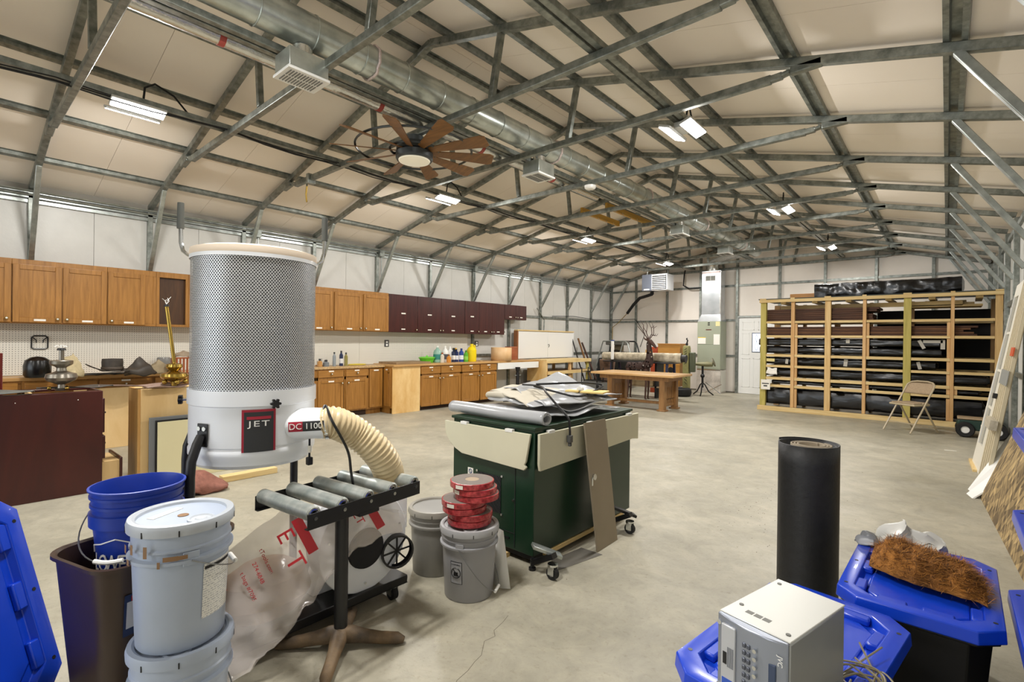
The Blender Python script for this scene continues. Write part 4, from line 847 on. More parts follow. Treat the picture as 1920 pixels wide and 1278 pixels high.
MB().tube([(-6.25, 13.15, 2.76), (-6.25, 13.15, 2.68)], .05, 10).build('elbow', BLACKM, bpy.data.objects['black_hose'])
tag(MB().tube([(-7.35, 13.8, 2.22), (-7.75, 14.0, 1.95), (-8.03, 14.1, 1.80), (-8.03, 14.1, 1.2)], .011, 6).build('gas_line', mat('yellow_gas_line', '9c8034', .4)), 'thin yellow gas line running to the far left corner post', 'pipe')
tag(MB().tube([(XL+.05, 11.0, 2.02), (XL+.07, 12.0, 2.06), (XL+.06, 13.1, 2.01), (XL+.1, 14.1, 2.03), (-7.3, 14.17, 2.05), (-7.2, 14.17, 1.95), (-6.95, 14.17, 1.6), (-7.1, 14.17, 1.2)], .009, 6).build('wall_cable', BLACKM), 'black cable strung along the girts of the far left corner', 'cable')
# ------------------------------------------------------------------ oak trestle table
t = thing('trestle_table', 'mission style oak dining table with slatted end panels and flat stretcher', 'table', (-4.80, 9.62, 0))
B(-.93, .89, -.46, .50, .67, .715).build('table_top', TABT, t, bevel=.008); 
MB().box(-.78, .74, -.33, -.30, .585, .67).box(-.78, .74, .32, .35, .585, .67).box(-.78, -.75, -.30, .32, .585, .67).box(.71, .74, -.30, .32, .585, .67).build('apron', TABW, t, bevel=.003)
for x in (-.54, .61):
    for y in (-.28, .29):
        l = B(x-.055, x+.055, y-.055, y+.055, .03, .67).build('leg', TABW, t, bevel=.004); MB().box(x-.085, x+.085, y-.085, y+.085, 0, .03).build('foot_pad', TABW, l, bevel=.006)
    p = MB().box(x-.015, x+.015, -.225, .235, .08, .14).box(x-.015, x+.015, -.225, .235, .46, .60)
    for k in range(6): yy = -.22+k*.083; p.box(x-.012, x+.012, yy, yy+.045, .14, .46)
    p.box(x-.012, x+.012, -.225, .235, .21, .235).build('slatted_panel', TABW, t, bevel=.002)
B(-.53, .60, -.04, .05, .10, .15).build('stretcher', TABW, t, bevel=.003)
# ------------------------------------------------------------------ lumber rack
RY = 11.12
t = thing('lumber_rack', 'large pine lumber rack with many open bays against the right wall', 'rack', (-1.1, RY, 0)); cx = 1.1
PX = [(-2.895, -2.79, PTZ), (-2.337, -2.276, FIRZ), (-1.76, -1.664, PINEZ), (-1.165, -1.113, FIRZ), (-.576, -.47, PTZ), (.047, .094, FIRZ), (.585, .672, PINEZ)]
for a, b_, m_ in PX:
    B(a+cx, b_+cx, 0, .09, .09, 2.19).build('post', m_, t, bevel=.003)
    B(a+cx, b_+cx, 1.10, 1.19, .0, 2.19).build('back_post', FIRZ, t)
for a, z0, z1 in ((-2.276, 0.09, .46), (-2.276, .53, 1.75), (-1.113, .53, .62), (-1.113, 1.14, 1.75), (.0, .09, .46), (.0, .53, 1.75), (.094, .53, .64)): B(a+cx+.001, a+cx+.046, .03, .085, z0, z1).build('backing_stud', FIRZ, t, bevel=.002)
B(-2.93+cx, .69+cx, -.045, -.003, 0.0, .09).build('bottom_rail', PINE, t, bevel=.003); B(-2.91+cx, .68+cx, -.045, -.003, 2.18, 2.24).build('top_rail', PINE, t, bevel=.003)
LV = [(.475, .525), (.625, .68), (.875, .92), (1.09, 1.14), (1.475, 1.52), (1.76, 1.805)]
for z0, z1 in LV:
    for i in range(6):
        B(PX[i][1]+cx+.002, PX[i+1][0]+cx-.002, .01, .05, z0, z1).build('shelf_rail', PINE, t, bevel=.002)
    B(-2.85+cx, .63+cx, 1.06, 1.098, z0, z1).build('back_rail', PINE, t)
    for x in (-2.8, -1.7, -.52, .6): B(x+cx-.045+.06, x+cx+.06, .095, 1.05, z0+.005, z1-.005).build('cross_bearer', PINEY, t)
for x in (-2.5, -1.95, -1.4, -.8, -.2, .4): MB().bar((x+cx, .09, 2.17), (x+cx+.02, 1.1, 2.17), .09, .038).build('top_joist', PINEY, t)
for a, b_, m_ in PX: B(a+cx-.005, b_+cx+.005, -.05, -.036, 2.2405, 2.264).build('cap_block', PINE, t)
for a in (-2.6, -1.2): B(a+cx, a+cx+1.4, .35, .4, 2.05, 2.13).build('upper_rail', PINE, t)
B(-2.93+cx, .68+cx, -.035, 1.25, 2.2415, 2.259).build('top_sheet', mat('dark_green_sheet', '3c4038', .6), t)
B(-1.05+cx, .62+cx, 1.20, 1.205, .05, 2.02).build('added_dark_sheet', BLACKM, t)  # black sheet added so the right bays stay dark inside
PLB = mat('black_plastic_film', '0e0e10', .22, 0, 0, bump=.35, bs=7, spec=.6, stretch=(1, 2.2, 3))
def bundle(x0, x1, y0, y1, z0, z1, label, seed, m_=PLB, amp=.022, name='wrapped_bundle', grp='black plastic wrapped bundles in the lumber rack'):
    m = MB(); xc, yc, zc = (x0+x1)/2, (y0+y1)/2, (z0+z1)/2; hy, hz = (y1-y0)/2, (z1-z0)/2
    def g(u, v):
        a = 2*pi*u; ca, sa = cos(a), sin(a); k = (abs(ca)**9+abs(sa)**9)**(-1/9)
        e = min(1, (min(v, 1-v)*45+.45))
        n = noise.noise(Vector((v*9+seed, a*1.1, seed)))*.7+noise.noise(Vector((v*26+seed, a*2.5+v*9, 1)))*.5
        return (x0+(x1-x0)*v-xc, ca*k*hy*e*.97+amp*n*.8*ca, sa*k*hz*e*.93+amp*n*.35*sa)
    m.grid(g, 26, 64, closeu=True); n0 = len(m.v); m.f.append(tuple(range(25, -1, -1))); m.mi.append(0); m.f.append(tuple(n0-26+i for i in range(26))); m.mi.append(0)
    o = m.build(name, m_, loc=(xc, yc, zc), smooth=60); return tag(o, label, 'bundle', grp)
BY = RY+.10
bundle(-2.94, .50, BY, BY+.9, .10, .46, 'largest black wrapped bundle on the bottom of the lumber rack', 1)
bundle(-2.75, .45, BY, BY+.9, .535, .615, 'thin black wrapped bundle on the second level of the lumber rack', 2, amp=.012)
bundle(-2.95, .55, BY, BY+.9, .69, .865, 'black wrapped bundle on the third level of the lumber rack', 3)
bundle(-2.93, -.1, BY, BY+.9, .93, 1.08, 'black wrapped bundle with tape strips on the fourth level of the lumber rack', 4)
bundle(-2.98, -.02, BY, BY+.9, 1.15, 1.305, 'lower black wrapped bundle on the fifth level of the lumber rack', 5)
bundle(-3.0, -.05, BY, BY+.9, 1.31, 1.465, 'upper black wrapped bundle with taped letter shape on the fifth level', 6)
bundle(-2.02, .22, RY+.22, RY+.95, 2.25, 2.55, 'black wrapped bundle lying on top of the lumber rack', 7, amp=.045)
TAPE = mat('masking_tape', 'b9b5ab', .6)
def tape(parent, x, y, z, w, h, rot=0):
    p = bpy.data.objects[parent] if isinstance(parent, str) else parent; c = p.location
    T = Matrix.Translation((x-c.x, y-c.y, z-c.z)) @ Matrix.Rotation(rot, 4, 'Y')
    MB().box(-w/2, w/2, -.002, .002, -h/2, h/2, 0, T).build('tape_strip', TAPE, p)
bl = [o for o in COL.objects if o.name.startswith('wrapped_bundle')]
for k, (bi, x, z, w, h, r) in enumerate(((3, -1.43, 1.005, .06, .13, .1), (3, -.36, 1.0, .05, .13, -.25), (3, -2.42, 1.0, .05, .1, .1), (5, -1.40, 1.41, .06, .07, 0), (5, -.33, 1.37, .05, .16, -.45), (5, -.18, 1.42, .26, .05, 0), (5, -.05, 1.37, .06, .16, 0))):
    tape(bl[bi], x, BY-.012, z, w, h, r)
for x, r in ((-1.05, .1), (-.20, .2)): tape(bl[6], x, RY+.235, 2.41, .06, .14, r)
BRD = [wood('brown_board_a', '3f271a', '5f3d28', 'X', 4, .7), wood('brown_board_b', '5a3a24', '7d5636', 'X', 4, .7)]
random.seed(11)
for i in range(6):
    tag(B(-2.93+random.uniform(0, .08), -1.05+random.uniform(-.08, .12), RY+.1+random.uniform(0, .03), RY+.85, 1.807+i*.040, 1.807+i*.040+.038).build('dark_board', BRD[0], bevel=.003), ['lowest', 'second lowest', 'third from the bottom', 'third from the top', 'second from the top', 'topmost'][i]+' dark brown rough board on the top level of the lumber rack', 'board', 'dark brown boards on the top level')
for i in range(5):
    tag(B(-2.86+random.uniform(0, .1), .35+random.uniform(-.25, .2), RY+.1+random.uniform(0, .03), RY+.9, 1.522+i*.034, 1.522+i*.034+.031).build('brown_board', BRD[i % 2], bevel=.003), 'mid brown board, '+['lowest', 'second lowest', 'middle', 'second highest', 'topmost'][i]+' of its stack, one level below the dark boards', 'board', 'mid brown boards on the second highest level')
for i in range(3): tag(B(-.50+.1*i, .45-.1*i, RY+.35+.1*i, RY+.9, 2.03+i*.042, 2.03+i*.042+.036).build('pale_board', PINE, bevel=.002), ['lowest', 'middle', 'topmost'][i]+' pale board lying high in the right bays of the lumber rack', 'board', 'pale boards at the top right of the rack')
bpy.data.objects['pale_board'].location = (0, 0, 0)
tag(B(-2.42, -1.97, RY+.28, RY+.75, 2.237, 2.36).build('cedar_block', wood('cedar_block', 'a8702e', 'c98f48', 'X', 4), rot=None, bevel=.004), 'orange brown timber end at the left of the bundle on top of the rack', 'timber')
t = tag(B(-2.86, -2.69, RY-.055, RY-.047, .42, .62).build('paper_sign', PAPER), 'cream paper sign hanging from the left bay of the lumber rack', 'sign')
B(-2.84, -2.71, RY-.0562, RY-.0551, .53, .55).build('black_bar', BLACK, t); B(-2.81, -2.74, RY-.0562, RY-.0551, .48, .505).build('black_bar', BLACK, t)
tag(B(-2.77, -2.62, RY-.02, RY-.012, .99, 1.05).build('paper_label', mat('yellow_paper', 'd9c989', .7)), 'small yellowed label on the fourth level of the lumber rack', 'label')
tag(rough_shape(lambda u, v: (-2.76+.2*u, RY-.03+.02*v, .74+.12*v), 8, 6, .03, 14, 5, False).build('torn_paper', PAPER, solid=.003), 'torn white paper stuck on the left bay of the lumber rack', 'paper')
bundle(.10, .56, RY+.15, RY+.7, .10, .33, 'crumpled grey plastic heap in the bottom right bay behind the garden seat', 9, mat('grey_film', '4a4742', .3, bump=.5, bs=9), .06, 'plastic_heap', None)
# ------------------------------------------------------------------ folding chair and rolling garden seat
TAN = mat('tan_enamel', 'b0a184', .4); UPH = mat('tan_upholstery', 'a28d72', .8, 0, .18, 60)
t = thing('folding_chair', 'tan metal folding chair with padded seat and back in front of the rack', 'chair', (-.41, 10.05, 0), radians(-35))
for s in (-1, 1):
    MB().tube([(s*.21, -.29, .012), (s*.21, .16, .68)], .0125, 8).build('front_leg', TAN, t)
    MB().tube([(s*.19, .28, .012), (s*.19, -.02, .46)], .0125, 8).build('rear_leg', TAN, t)
MB().tube([(-.21, .16, .68), (-.205, .19, .73), (-.16, .215, .77), (-.08, .225, .785), (.08, .225, .785), (.16, .215, .77), (.205, .19, .73), (.21, .16, .68)], .0125, 8).build('top_rail', TAN, t)
MB().grid(lambda u, v: ((u-.5)*.40*(1-.25*max(0, v-.6)), .115+.11*v+.03*(1-(2*u-1)**2), .59+.175*v), 10, 6).build('backrest', UPH, t, solid=.02)
MB().prism([(-.2, -.2), (.2, -.2), (.19, .12), (.15, .18), (-.15, .18), (-.19, .12)], .415, .445).build('seat_pan', TAN, t, bevel=.01)
MB().prism([(-.18, -.18), (.18, -.18), (.17, .11), (.14, .16), (-.14, .16), (-.17, .11)], .445, .463).build('seat', UPH, t, bevel=.008)
MB().bar((-.2, .24, .07), (.2, .24, .07), .012, .012).bar((-.2, -.2, .15), (.2, -.2, .15), .012, .012).build('cross_bar', TAN, t)
GRN = mat('cart_green', '1e3a30', .45)
t = thing('rolling_cart', 'dark green rolling garden seat with tan lid and fat tyres by the rack', 'cart', (.37, 10.2, 0))
MB().prism([(-.23, .10), (.24, .10), (.24, .255), (-.22, .255), (-.25, .2)], -.13, .13, 0, TM((1, 0, 0), (0, 0, 1), (0, -1, 0), (0, 0, 0))).build('body', GRN, t, bevel=.012)
MB().box(-.24, .25, -.14, .14, .257, .285).build('seat_lid', mat('seat_lid_tan', 'a08a6d', .6), t, bevel=.012)
for x in (-.15, .2):
    for s in (-1, 1):
        w = MB().lathe([(.05, -.04), (.10, -.045), (.112, -.02), (.112, .02), (.10, .045), (.05, .04)], 24, T=Matrix.Translation((x, s*.16, .113)) @ Matrix.Rotation(pi/2, 4, 'X'), cap=False).build('wheel', RUBBER, t)
        MB().cyl((x, s*.16-.03, .113), (x, s*.16+.03, .113), .055, n=18).build('hub', WHITEP, w)
B(.02, .08, -.133, -.131, .15, .2).build('sticker', PAPER, t)
tag(MB().box(-.06, .06, -.012, .012, 0, .004).build('paint_stick', PAPER, loc=(.05, 8.6, 0.0), rot=(0, 0, .2)), 'small white stick lying on the floor in front of the garden seat', 'stick')
# ------------------------------------------------------------------ things leaning on the right wall
def lean(y0, y1, xf0, xf1, xt, h, th):
    # leaning slab: foot line from (xf0,y0) to (xf1,y1), top against x = xt at height h
    vs = [(xf0, y0, 0), (xf1, y1, 0), (xt, y1, h), (xt, y0, h)]
    n = (Vector(vs[1])-Vector(vs[0])).cross(Vector(vs[3])-Vector(vs[0])).normalized()
    if n.x < 0: n = -n
    return vs, n*th
def slabm(vs, off, mb=None): return (mb or MB()).add(vs+[tuple(Vector(p)+off) for p in vs], [(0, 1, 2, 3), (4, 5, 6, 7), (0, 1, 5, 4), (1, 2, 6, 5), (2, 3, 7, 6), (3, 0, 4, 7)])
CREAM = mat('cream_paint', 'e2ddcf', .45); CREAM2 = mat('cream_panel', 'c9bda0', .5)
t = thing('glazed_door', 'tall white door with a narrow glass strip leaning on the right wall', 'door', (0, 0, 0))
def lp(u, v, d=0):   # point on leaning door plane: u along the foot (0 far .. 1 near), v up 0..1
    p = Vector((.27+.03*u, 7.92-.72*u, 0)).lerp(Vector((.62, 7.92-.72*u, 2.03)), v); return tuple(p+Vector((-.985, 0, .17))*d)
def lq(name, u0, u1, v0, v1, d0, d1, m_): 
    vs = [lp(u0, v0, d0), lp(u1, v0, d0), lp(u1, v1, d0), lp(u0, v1, d0), lp(u0, v0, d1), lp(u1, v0, d1), lp(u1, v1, d1), lp(u0, v1, d1)]
    return MB().add(vs, [(0, 1, 2, 3), (4, 5, 6, 7), (0, 1, 5, 4), (1, 2, 6, 5), (2, 3, 7, 6), (3, 0, 4, 7)]).build(name, m_, t)
lq('stile', 0, .30, 0, 1, 0, .035, CREAM); lq('stile', .70, 1, 0, 1, 0, .035, CREAM); lq('bottom_rail', .30, .70, 0, .13, 0, .035, CREAM); lq('top_rail', .30, .70, .93, 1, 0, .035, CREAM)
lq('glass', .30, .70, .13, .93, .01, .02, mat('grey_glass', '75736b', .15)); 
for v in (.33, .53, .73): lq('muntin', .30, .70, v, v+.012, .018, .034, CREAM)
lq('bead', .27, .30, .13, .93, .035, .045, WHITE); lq('hinge', -.02, .0, .78, .84, .02, .04, GALV2)
t = thing('folding_shutter', 'cream accordion shutter folded into ribs leaning next to the glazed door', 'shutter', (0, 0, 0))
for k in range(9):
    u = 1.03+k*.09
    lq('rib', u, u+.075, .0, .99, .0 if k % 2 else .012, .03 if k % 2 else .04, CREAM2)
lq('strap', 1.02, 1.86, .48, .55, .041, .046, mat('grey_strap', '8b8d8a', .5)); lq('latch', 1.02, 1.12, .40, .425, .04, .07, BLACK); lq('wood_block', 1.3, 1.9, .27, .315, .045, .10, wood('grey_block', 'a89f8d', 'c5bdab', 'Y', 4)); lq('orange_tag', 1.6, 1.9, .62, .66, .041, .05, mat('orange_tag', 'c8501f', .5))
tag(MB().tube([(.30, 8.6, .012), (.62, 8.6, 1.72)], .016, 8).build('blue_pole', mat('navy_pole', '1f2b55', .4)), 'dark blue pole leaning on the wall beyond the glazed door', 'pole')
MB().cyl((.62, 8.6, 1.72), (.635, 8.6, 1.80), .022, n=10).build('orange_grip', mat('orange_grip', 'c4512b', .5), bpy.data.objects['blue_pole'])
tag(slabm([(.165, 6.42, .0), (.205, 6.22, .0), (.52, 6.72, .44), (.50, 6.95, .53)], Vector((.008, -.003, -.008))).build('white_trim_board', WHITE, smooth=0), 'long white trim board leaning low against the right wall', 'board')
tag(slabm([(.15, 6.22, .0), (.185, 6.06, .0), (.36, 6.22, .14), (.335, 6.42, .18)], Vector((.007, -.003, -.008))).build('white_scrap', WHITE, smooth=0), 'short white scrap board at the foot of the trim board', 'board')
tag(MB().bar((.25, 7.35, .012), (.235, 8.05, .012), .05, .024).build('timber_strip', PINEY), 'short timber strip on the floor at the foot of the glazed door', 'timber')
tag(MB().bar((.30, 6.12, .02), (.38, 6.38, .05), .05, .03).build('timber_scrap', PINEY), 'small timber scrap on the floor under the white boards', 'timber')
def osb_mat():
    m, nt, b = base('osb'); L = nt.links.new; tc = nn(nt, 'ShaderNodeTexCoord'); out = None
    for ang, scl in ((.55, (1, 7, 1.6)), (-.85, (1, 6, 1.5))):
        m0 = nn(nt, 'ShaderNodeMapping'); m0.inputs['Rotation'].default_value = (ang, 0, 0); L(tc.outputs['Object'], m0.inputs[0]); mp = nn(nt, 'ShaderNodeMapping'); mp.inputs['Scale'].default_value = scl; L(m0.outputs[0], mp.inputs[0])
        vo = nn(nt, 'ShaderNodeTexVoronoi'); vo.inputs['Scale'].default_value = 5; L(mp.outputs[0], vo.inputs['Vector'])
        sp = nn(nt, 'ShaderNodeSeparateColor'); L(vo.outputs['Color'], sp.inputs[0])
        cr = nn(nt, 'ShaderNodeValToRGB'); e = cr.color_ramp.elements; e[0].position = .35; e[0].color = c4(hx('5a492f')); e[1].position = .95; e[1].color = c4(hx('c9ad78')); L(sp.outputs[0], cr.inputs[0])
        if out is None: out = cr
        else:
            mx = nn(nt, 'ShaderNodeMix', data_type='RGBA'); mx.inputs[0].default_value = .5; L(out.outputs[0], mx.inputs[6]); L(cr.outputs[0], mx.inputs[7]); L(mx.outputs[2], b.inputs['Base Color'])
    b.inputs['Roughness'].default_value = .7; return m
vs, off = lean(6.15, 3.75, .24, .37, .625, 1.15, .012)
tag(slabm(vs, off).build('osb_sheet', osb_mat(), smooth=0), 'sheet of strand board leaning on the right wall behind the blue lidded totes', 'board')
# ------------------------------------------------------------------ dust collector
PW = mat('powder_white', 'edf0f4', .32, coat=.2)
def perf_mat():
    m, nt, b = base('perforated_steel'); L = nt.links.new
    tc = nn(nt, 'ShaderNodeTexCoord'); sp = nn(nt, 'ShaderNodeSeparateXYZ'); L(tc.outputs['Object'], sp.inputs[0])
    at = nn(nt, 'ShaderNodeMath', operation='ARCTAN2'); L(sp.outputs[1], at.inputs[0]); L(sp.outputs[0], at.inputs[1])
    def mth(op, a, v):
        n = nn(nt, 'ShaderNodeMath', operation=op); L(a, n.inputs[0])
        if isinstance(v, (int, float)): n.inputs[1].default_value = v
        else: L(v, n.inputs[1])
        return n.outputs[0]
    ws = []
    for off in (0, .5):
        u = mth('FRACT', mth('ADD', mth('MULTIPLY', at.outputs[0], 132/(2*pi)), off+50), 0); v = mth('FRACT', mth('ADD', mth('MULTIPLY', sp.outputs[2], 1/.0145), off+50), 0)
        du = mth('MULTIPLY', mth('SUBTRACT', u, .5), .85); dv = mth('MULTIPLY', mth('SUBTRACT', v, .5), 1.15)
        d = mth('ADD', mth('MULTIPLY', du, du), mth('MULTIPLY', dv, dv)); ws.append(mth('LESS_THAN', d, .052))
    h = mth('MAXIMUM', ws[0], ws[1])
    ab = mth('SUBTRACT', 1.0 if False else h, 0)
    inv = nn(nt, 'ShaderNodeMath', operation='SUBTRACT'); inv.inputs[0].default_value = 1; L(ab, inv.inputs[1]); L(inv.outputs[0], b.inputs['Alpha'])
    b.inputs['Base Color'].default_value = c4(hx('c4c6c8')); b.inputs['Metallic'].default_value = .5; b.inputs['Roughness'].default_value = .42; return m
DCX, DCY = -2.372, .95
t = thing('dust_collector', 'white dust collector with tall perforated filter drum, flexible hose and black base', 'dust collector', (DCX, DCY, 0))
RD = .252
MB().lathe([(RD, 1.13), (RD, 1.705)], 96, cap=False).build('filter_screen', perf_mat(), t)
pl = []
nP = 90
mp_ = MB(); ring = []
for k in range(nP*2):
    a = pi*k/nP; r = .243 if k % 2 else .205; ring.append((r*cos(a), r*sin(a)))
nr = len(ring); mp_.add([(x, y, 1.13) for x, y in ring]+[(x, y, 1.70) for x, y in ring], [(i, (i+1) % nr, nr+(i+1) % nr, nr+i) for i in range(nr)])
mp_.build('pleated_filter', mat('filter_paper', '5f636b', .6), t, smooth=0)
MB().lathe([(.20, 1.70), (RD+.004, 1.70), (RD+.006, 1.715), (RD+.004, 1.735), (RD-.03, 1.745), (.2, 1.747), (.0001, 1.747)], 64, cap=False).build('top_seal', mat('cream_foam', 'ead9c4', .7), t)
MB().lathe([(RD+.002, 1.690), (RD+.005, 1.690), (RD+.005, 1.706), (RD+.002, 1.706)], 64, cap=False).build('rim_band', PW, t)
MB().lathe([(RD+.006, 1.135), (RD+.008, 1.138), (RD+.008, 1.075), (RD+.002, 1.07), (RD+.002, .905), (RD-.002, .90), (RD+.004, .885), (RD+.004, .862), (RD-.006, .845), (RD-.006, .83), (RD-.02, .815), (.0001, .812)], 72).build('collector_ring', PW, t)
Rr = Vector((cos(yaw), sin(yaw), 0)); Ff = Vector((-sin(yaw), cos(yaw), 0))     # directions along and away from the view, for the sides the photo shows
def polar(a, r, z): return Vector((r*cos(a), r*sin(a), z))
a0 = atan2(-Ff.y, -Ff.x)+radians(31)         # direction of the badge on the drum
def badge(parent, name, w, z0, z1, ang, m_, d, rad, bev=.012):
    mb = MB(); n = 10; vs = []
    for j in (0, 1):
        for i in range(n+1):
            a = ang+(i/n-.5)*w/rad
            vs += [tuple(polar(a, rad+d, (z0, z1)[j]))]
    mb.add(vs, [(i, i+1, n+1+i+1, n+1+i) for i in range(n)])
    return mb.build(name, m_, parent, smooth=60)
RED = mat('badge_red', 'a31d33', .4); BDK = mat('badge_dark', '2a2b2d', .4)
bd = badge(t, 'badge', .125, .888, 1.062, a0, RED, .004, RD+.002); badge(bd, 'badge_field', .108, .888, 1.052, a0, BDK, .005, RD+.002); badge(bd, 'badge_bar', .088, 1.022, 1.034, a0, RED, .006, RD+.002)
nb = polar(a0, 1, 0); tb = Vector((-nb.y, nb.x, 0))
text('lettering', 'JET', .033, WHITEP, bd, TM(tb, (0, 0, 1), nb, polar(a0, RD+.0075, 1.003)), .0012, bend=RD, sx=1.55, space=1.2)
KN = BLACK
for a in (a0+radians(12), a0-radians(98), a0+radians(118)):
    k = MB(); n_ = polar(a, 1, 0); s_ = Vector((-n_.y, n_.x, 0)); p = polar(a, RD+.008, 1.085)
    k.cyl(p, p+n_*.022, .006, n=8, mi=1); k.cyl(p+n_*.018, p+n_*.034, .014, n=10)
    for q in range(6): c_ = p+n_*.026+s_*(.016*cos(q*pi/3))+Vector((0, 0, .016*sin(q*pi/3))); k.cyl(c_-n_*.007, c_+n_*.007, .0055, n=6)
    k.build('star_knob', [KN, CHROME], t)
for a in (a0-radians(95), a0+radians(82)):
    n_ = polar(a, 1, 0); p0 = polar(a, RD, 1.71)
    h_ = MB(); h_.tube([tuple(p0-n_*.03+Vector((0, 0, .0))), tuple(p0+n_*.01), tuple(p0+n_*.028+Vector((0, 0, .015))), tuple(p0+n_*.036+Vector((0, 0, .05))), tuple(p0+n_*.038+Vector((0, 0, .15)))], .0085, 10)
    h_ = h_.build('crank_handle', CHROME, t); MB().cyl(p0+n_*.038+Vector((0, 0, .11)), p0+n_*.038+Vector((0, 0, .22)), .0145, .013, n=12).build('rubber_grip', mat('grey_grip', '3f413c', .7), h_)
for a in (radians(-68), radians(-140), radians(122)):
    n_ = polar(a, 1, 0)
    b_ = (.10, .135)
    p = MB().tube([tuple(polar(a, RD+.012, .955)), tuple(polar(a, RD+.03, .925)), tuple(polar(a, RD+.055, .86)), tuple(polar(a, RD+.06, .80)), tuple(polar(a, RD+.045, .70) if False else polar(a, RD+.06, .5)), tuple(polar(a, RD+.06, .12))], .0185, 12).build('support_leg', BLACK, t)
    s_ = Vector((-n_.y, n_.x, 0))
    mb = MB(); mb.prism([(-.024, -.055), (.024, -.055), (.028, -.02), (.028, .04), (-.028, .04), (-.028, -.02)], 0, .006, 0, TM(s_, (0, 0, 1), n_, polar(a, RD+.003, .965)))
    fl_ = mb.build('mount_flange', BLACK, p, bevel=.003)
    for q in (-1, 1): MB().cyl(polar(a, RD+.009, .985)+s_*.015*q, polar(a, RD+.014, .985)+s_*.015*q, .008, n=10).build('bolt', CHROME, fl_) if False else None
    bm_ = MB()
    for q in (-1, 1): bm_.cyl(polar(a, RD+.009, .985)+s_*.014*q, polar(a, RD+.015, .985)+s_*.014*q, .009, n=10)
    bm_.build('bolts', CHROME, p)
# base plate on castors
MB().box(-.31, .235, -.33, .69, .105, .115).box(.215, .235, -.33, .69, .075, .105).box(-.31, -.29, -.33, .69, .075, .105).box(-.31, .235, .67, .69, .075, .105).box(-.31, .235, -.33, -.31, .075, .105).build('base_plate', BLACK, t, bevel=.003)
def castor(parent, x, y, r=.035, z=0, top=.08, name='castor'):
    c = MB().cyl((x, y, top), (x, y, top-.012), .03, n=12).box(x-.02, x+.02, y-.022, y-.018, r*.8, top-.01).box(x-.02, x+.02, y+.018, y+.022, r*.8, top-.01).build(name, CHROME, parent)
    MB().cyl((x, y-.014, r), (x, y+.014, r), r, n=20).build('wheel', RUBBER, c); MB().cyl((x, y-.016, r), (x, y+.016, r), r*.5, n=12).build('hub', mat('castor_hub', '6d6e70', .5), c)
for x in (-.27, .2):
    for y in (-.28, .62): castor(t, x, y)
# blower housing facing the near edge, inlet with black spoked guard
by, bz, br = .45, .352, .232
bl_ = MB(); T_ = Matrix.Translation((.14, by, bz)) @ Matrix.Rotation(pi/2, 4, 'Y')
bl_.lathe([(.0001, -.09), (br-.01, -.09), (br, -.08), (br, .06), (br+.012, .062), (br+.012, .07), (.0001, .072)], 48, T=T_)
bl_.box(.05, .20, by+.02, by+.26, bz, bz+.20)
bl_.build('blower_housing', PW, t, bevel=.004)
MB().prism([(-.16, 0), (.16, 0), (.10, .2), (-.10, .2)], -.06, .04, 0, TM((0, 1, 0), (0, 0, 1), (1, 0, 0), (.05, by-.05, .115))).build('blower_bracket', PW, t, bevel=.004)
MB().cyl((.205, by, bz-.03), (.225, by, bz-.03), .10, .095, n=32).build('inlet_mouth', BLACKM, t)
gd = MB().lathe([(.075, -.02), (.085, -.02), (.085, .02), (.075, .02)], 24, cap=False, T=Matrix.Translation((.235, by+.17, bz-.09)) @ Matrix.Rotation(pi/2, 4, 'Y') @ Matrix.Rotation(.3, 4, 'X'))
for q in range(4): gd.bar((.235, by+.17-.08*cos(q*pi/4), bz-.09-.08*sin(q*pi/4)), (.235, by+.17+.08*cos(q*pi/4), bz-.09+.08*sin(q*pi/4)), .006, .008)
gd.build('spoked_inlet_cap', BLACK, t)
MB().cyl((-.22, by, bz), (.05, by, bz), .11, n=24).build('motor', PW, t)
for q in range(7):
    MB().cyl((.211, by+(br-.03)*cos(q*.9+.2), bz+(br-.03)*sin(q*.9+.2)), (.217, by+(br-.03)*cos(q*.9+.2), bz+(br-.03)*sin(q*.9+.2)), .006, n=6).build('screw', CHROME, t)
# nozzle and hose
pA = Vector((.135, -.03, .975)); pB = Vector((.262, .145, .982)); pB2 = Vector((.290, .185, .98))
dN = (pB-pA).normalized()
nz = MB().tube([tuple(pA), tuple(pA.lerp(pB, .5)), tuple(pB), tuple(pB2)], [.062, .066, .068, .068], 28).build('inlet_nozzle', PW, t)
side = -Ff; side = (side-dN*side.dot(dN)).normalized(); upv = dN.cross(side)
if upv.z < 0: upv = -upv
xdir = upv.cross(side)
LBL = MB()
def nzl(name, x0, x1, y0, y1, d, m_, p):
    mb = MB(); n = 6
    cN = pA.lerp(pB2, .76)
    vs = []
    for j in range(n+1):
        yy = y0+(y1-y0)*j/n; a = yy/.068
        for xx in (x0, x1): vs.append(tuple(cN+dN*xx+side*((.068+d)*cos(a))+upv*((.068+d)*sin(a))))
    mb.add(vs, [(2*j, 2*j+1, 2*j+3, 2*j+2) for j in range(n)]); return mb.build(name, m_, p, smooth=60)
lr = nzl('label_red', -.075, -.018, -.021, .021, .0015, RED, nz); nzl('label_black', -.018, .068, -.021, .021, .0015, BDK, nz)
cN = pA.lerp(pB2, .76)
text('lettering', 'DC', .036, WHITEP, nz, TM(dN, upv, side, cN+dN*-.047+side*.0705), .0006)
text('lettering', '1100', .036, WHITEP, nz, TM(dN, upv, side, cN+dN*.026+side*.0705), .0006)
hp = [pB2, pB2+dN*.04, Vector((.325, .315, .925)), Vector((.365, .39, .85)), Vector((.375, .45, .76)), Vector((.34, .49, .67)), Vector((.25, .50, .60)), Vector((.15, .48, .56))]
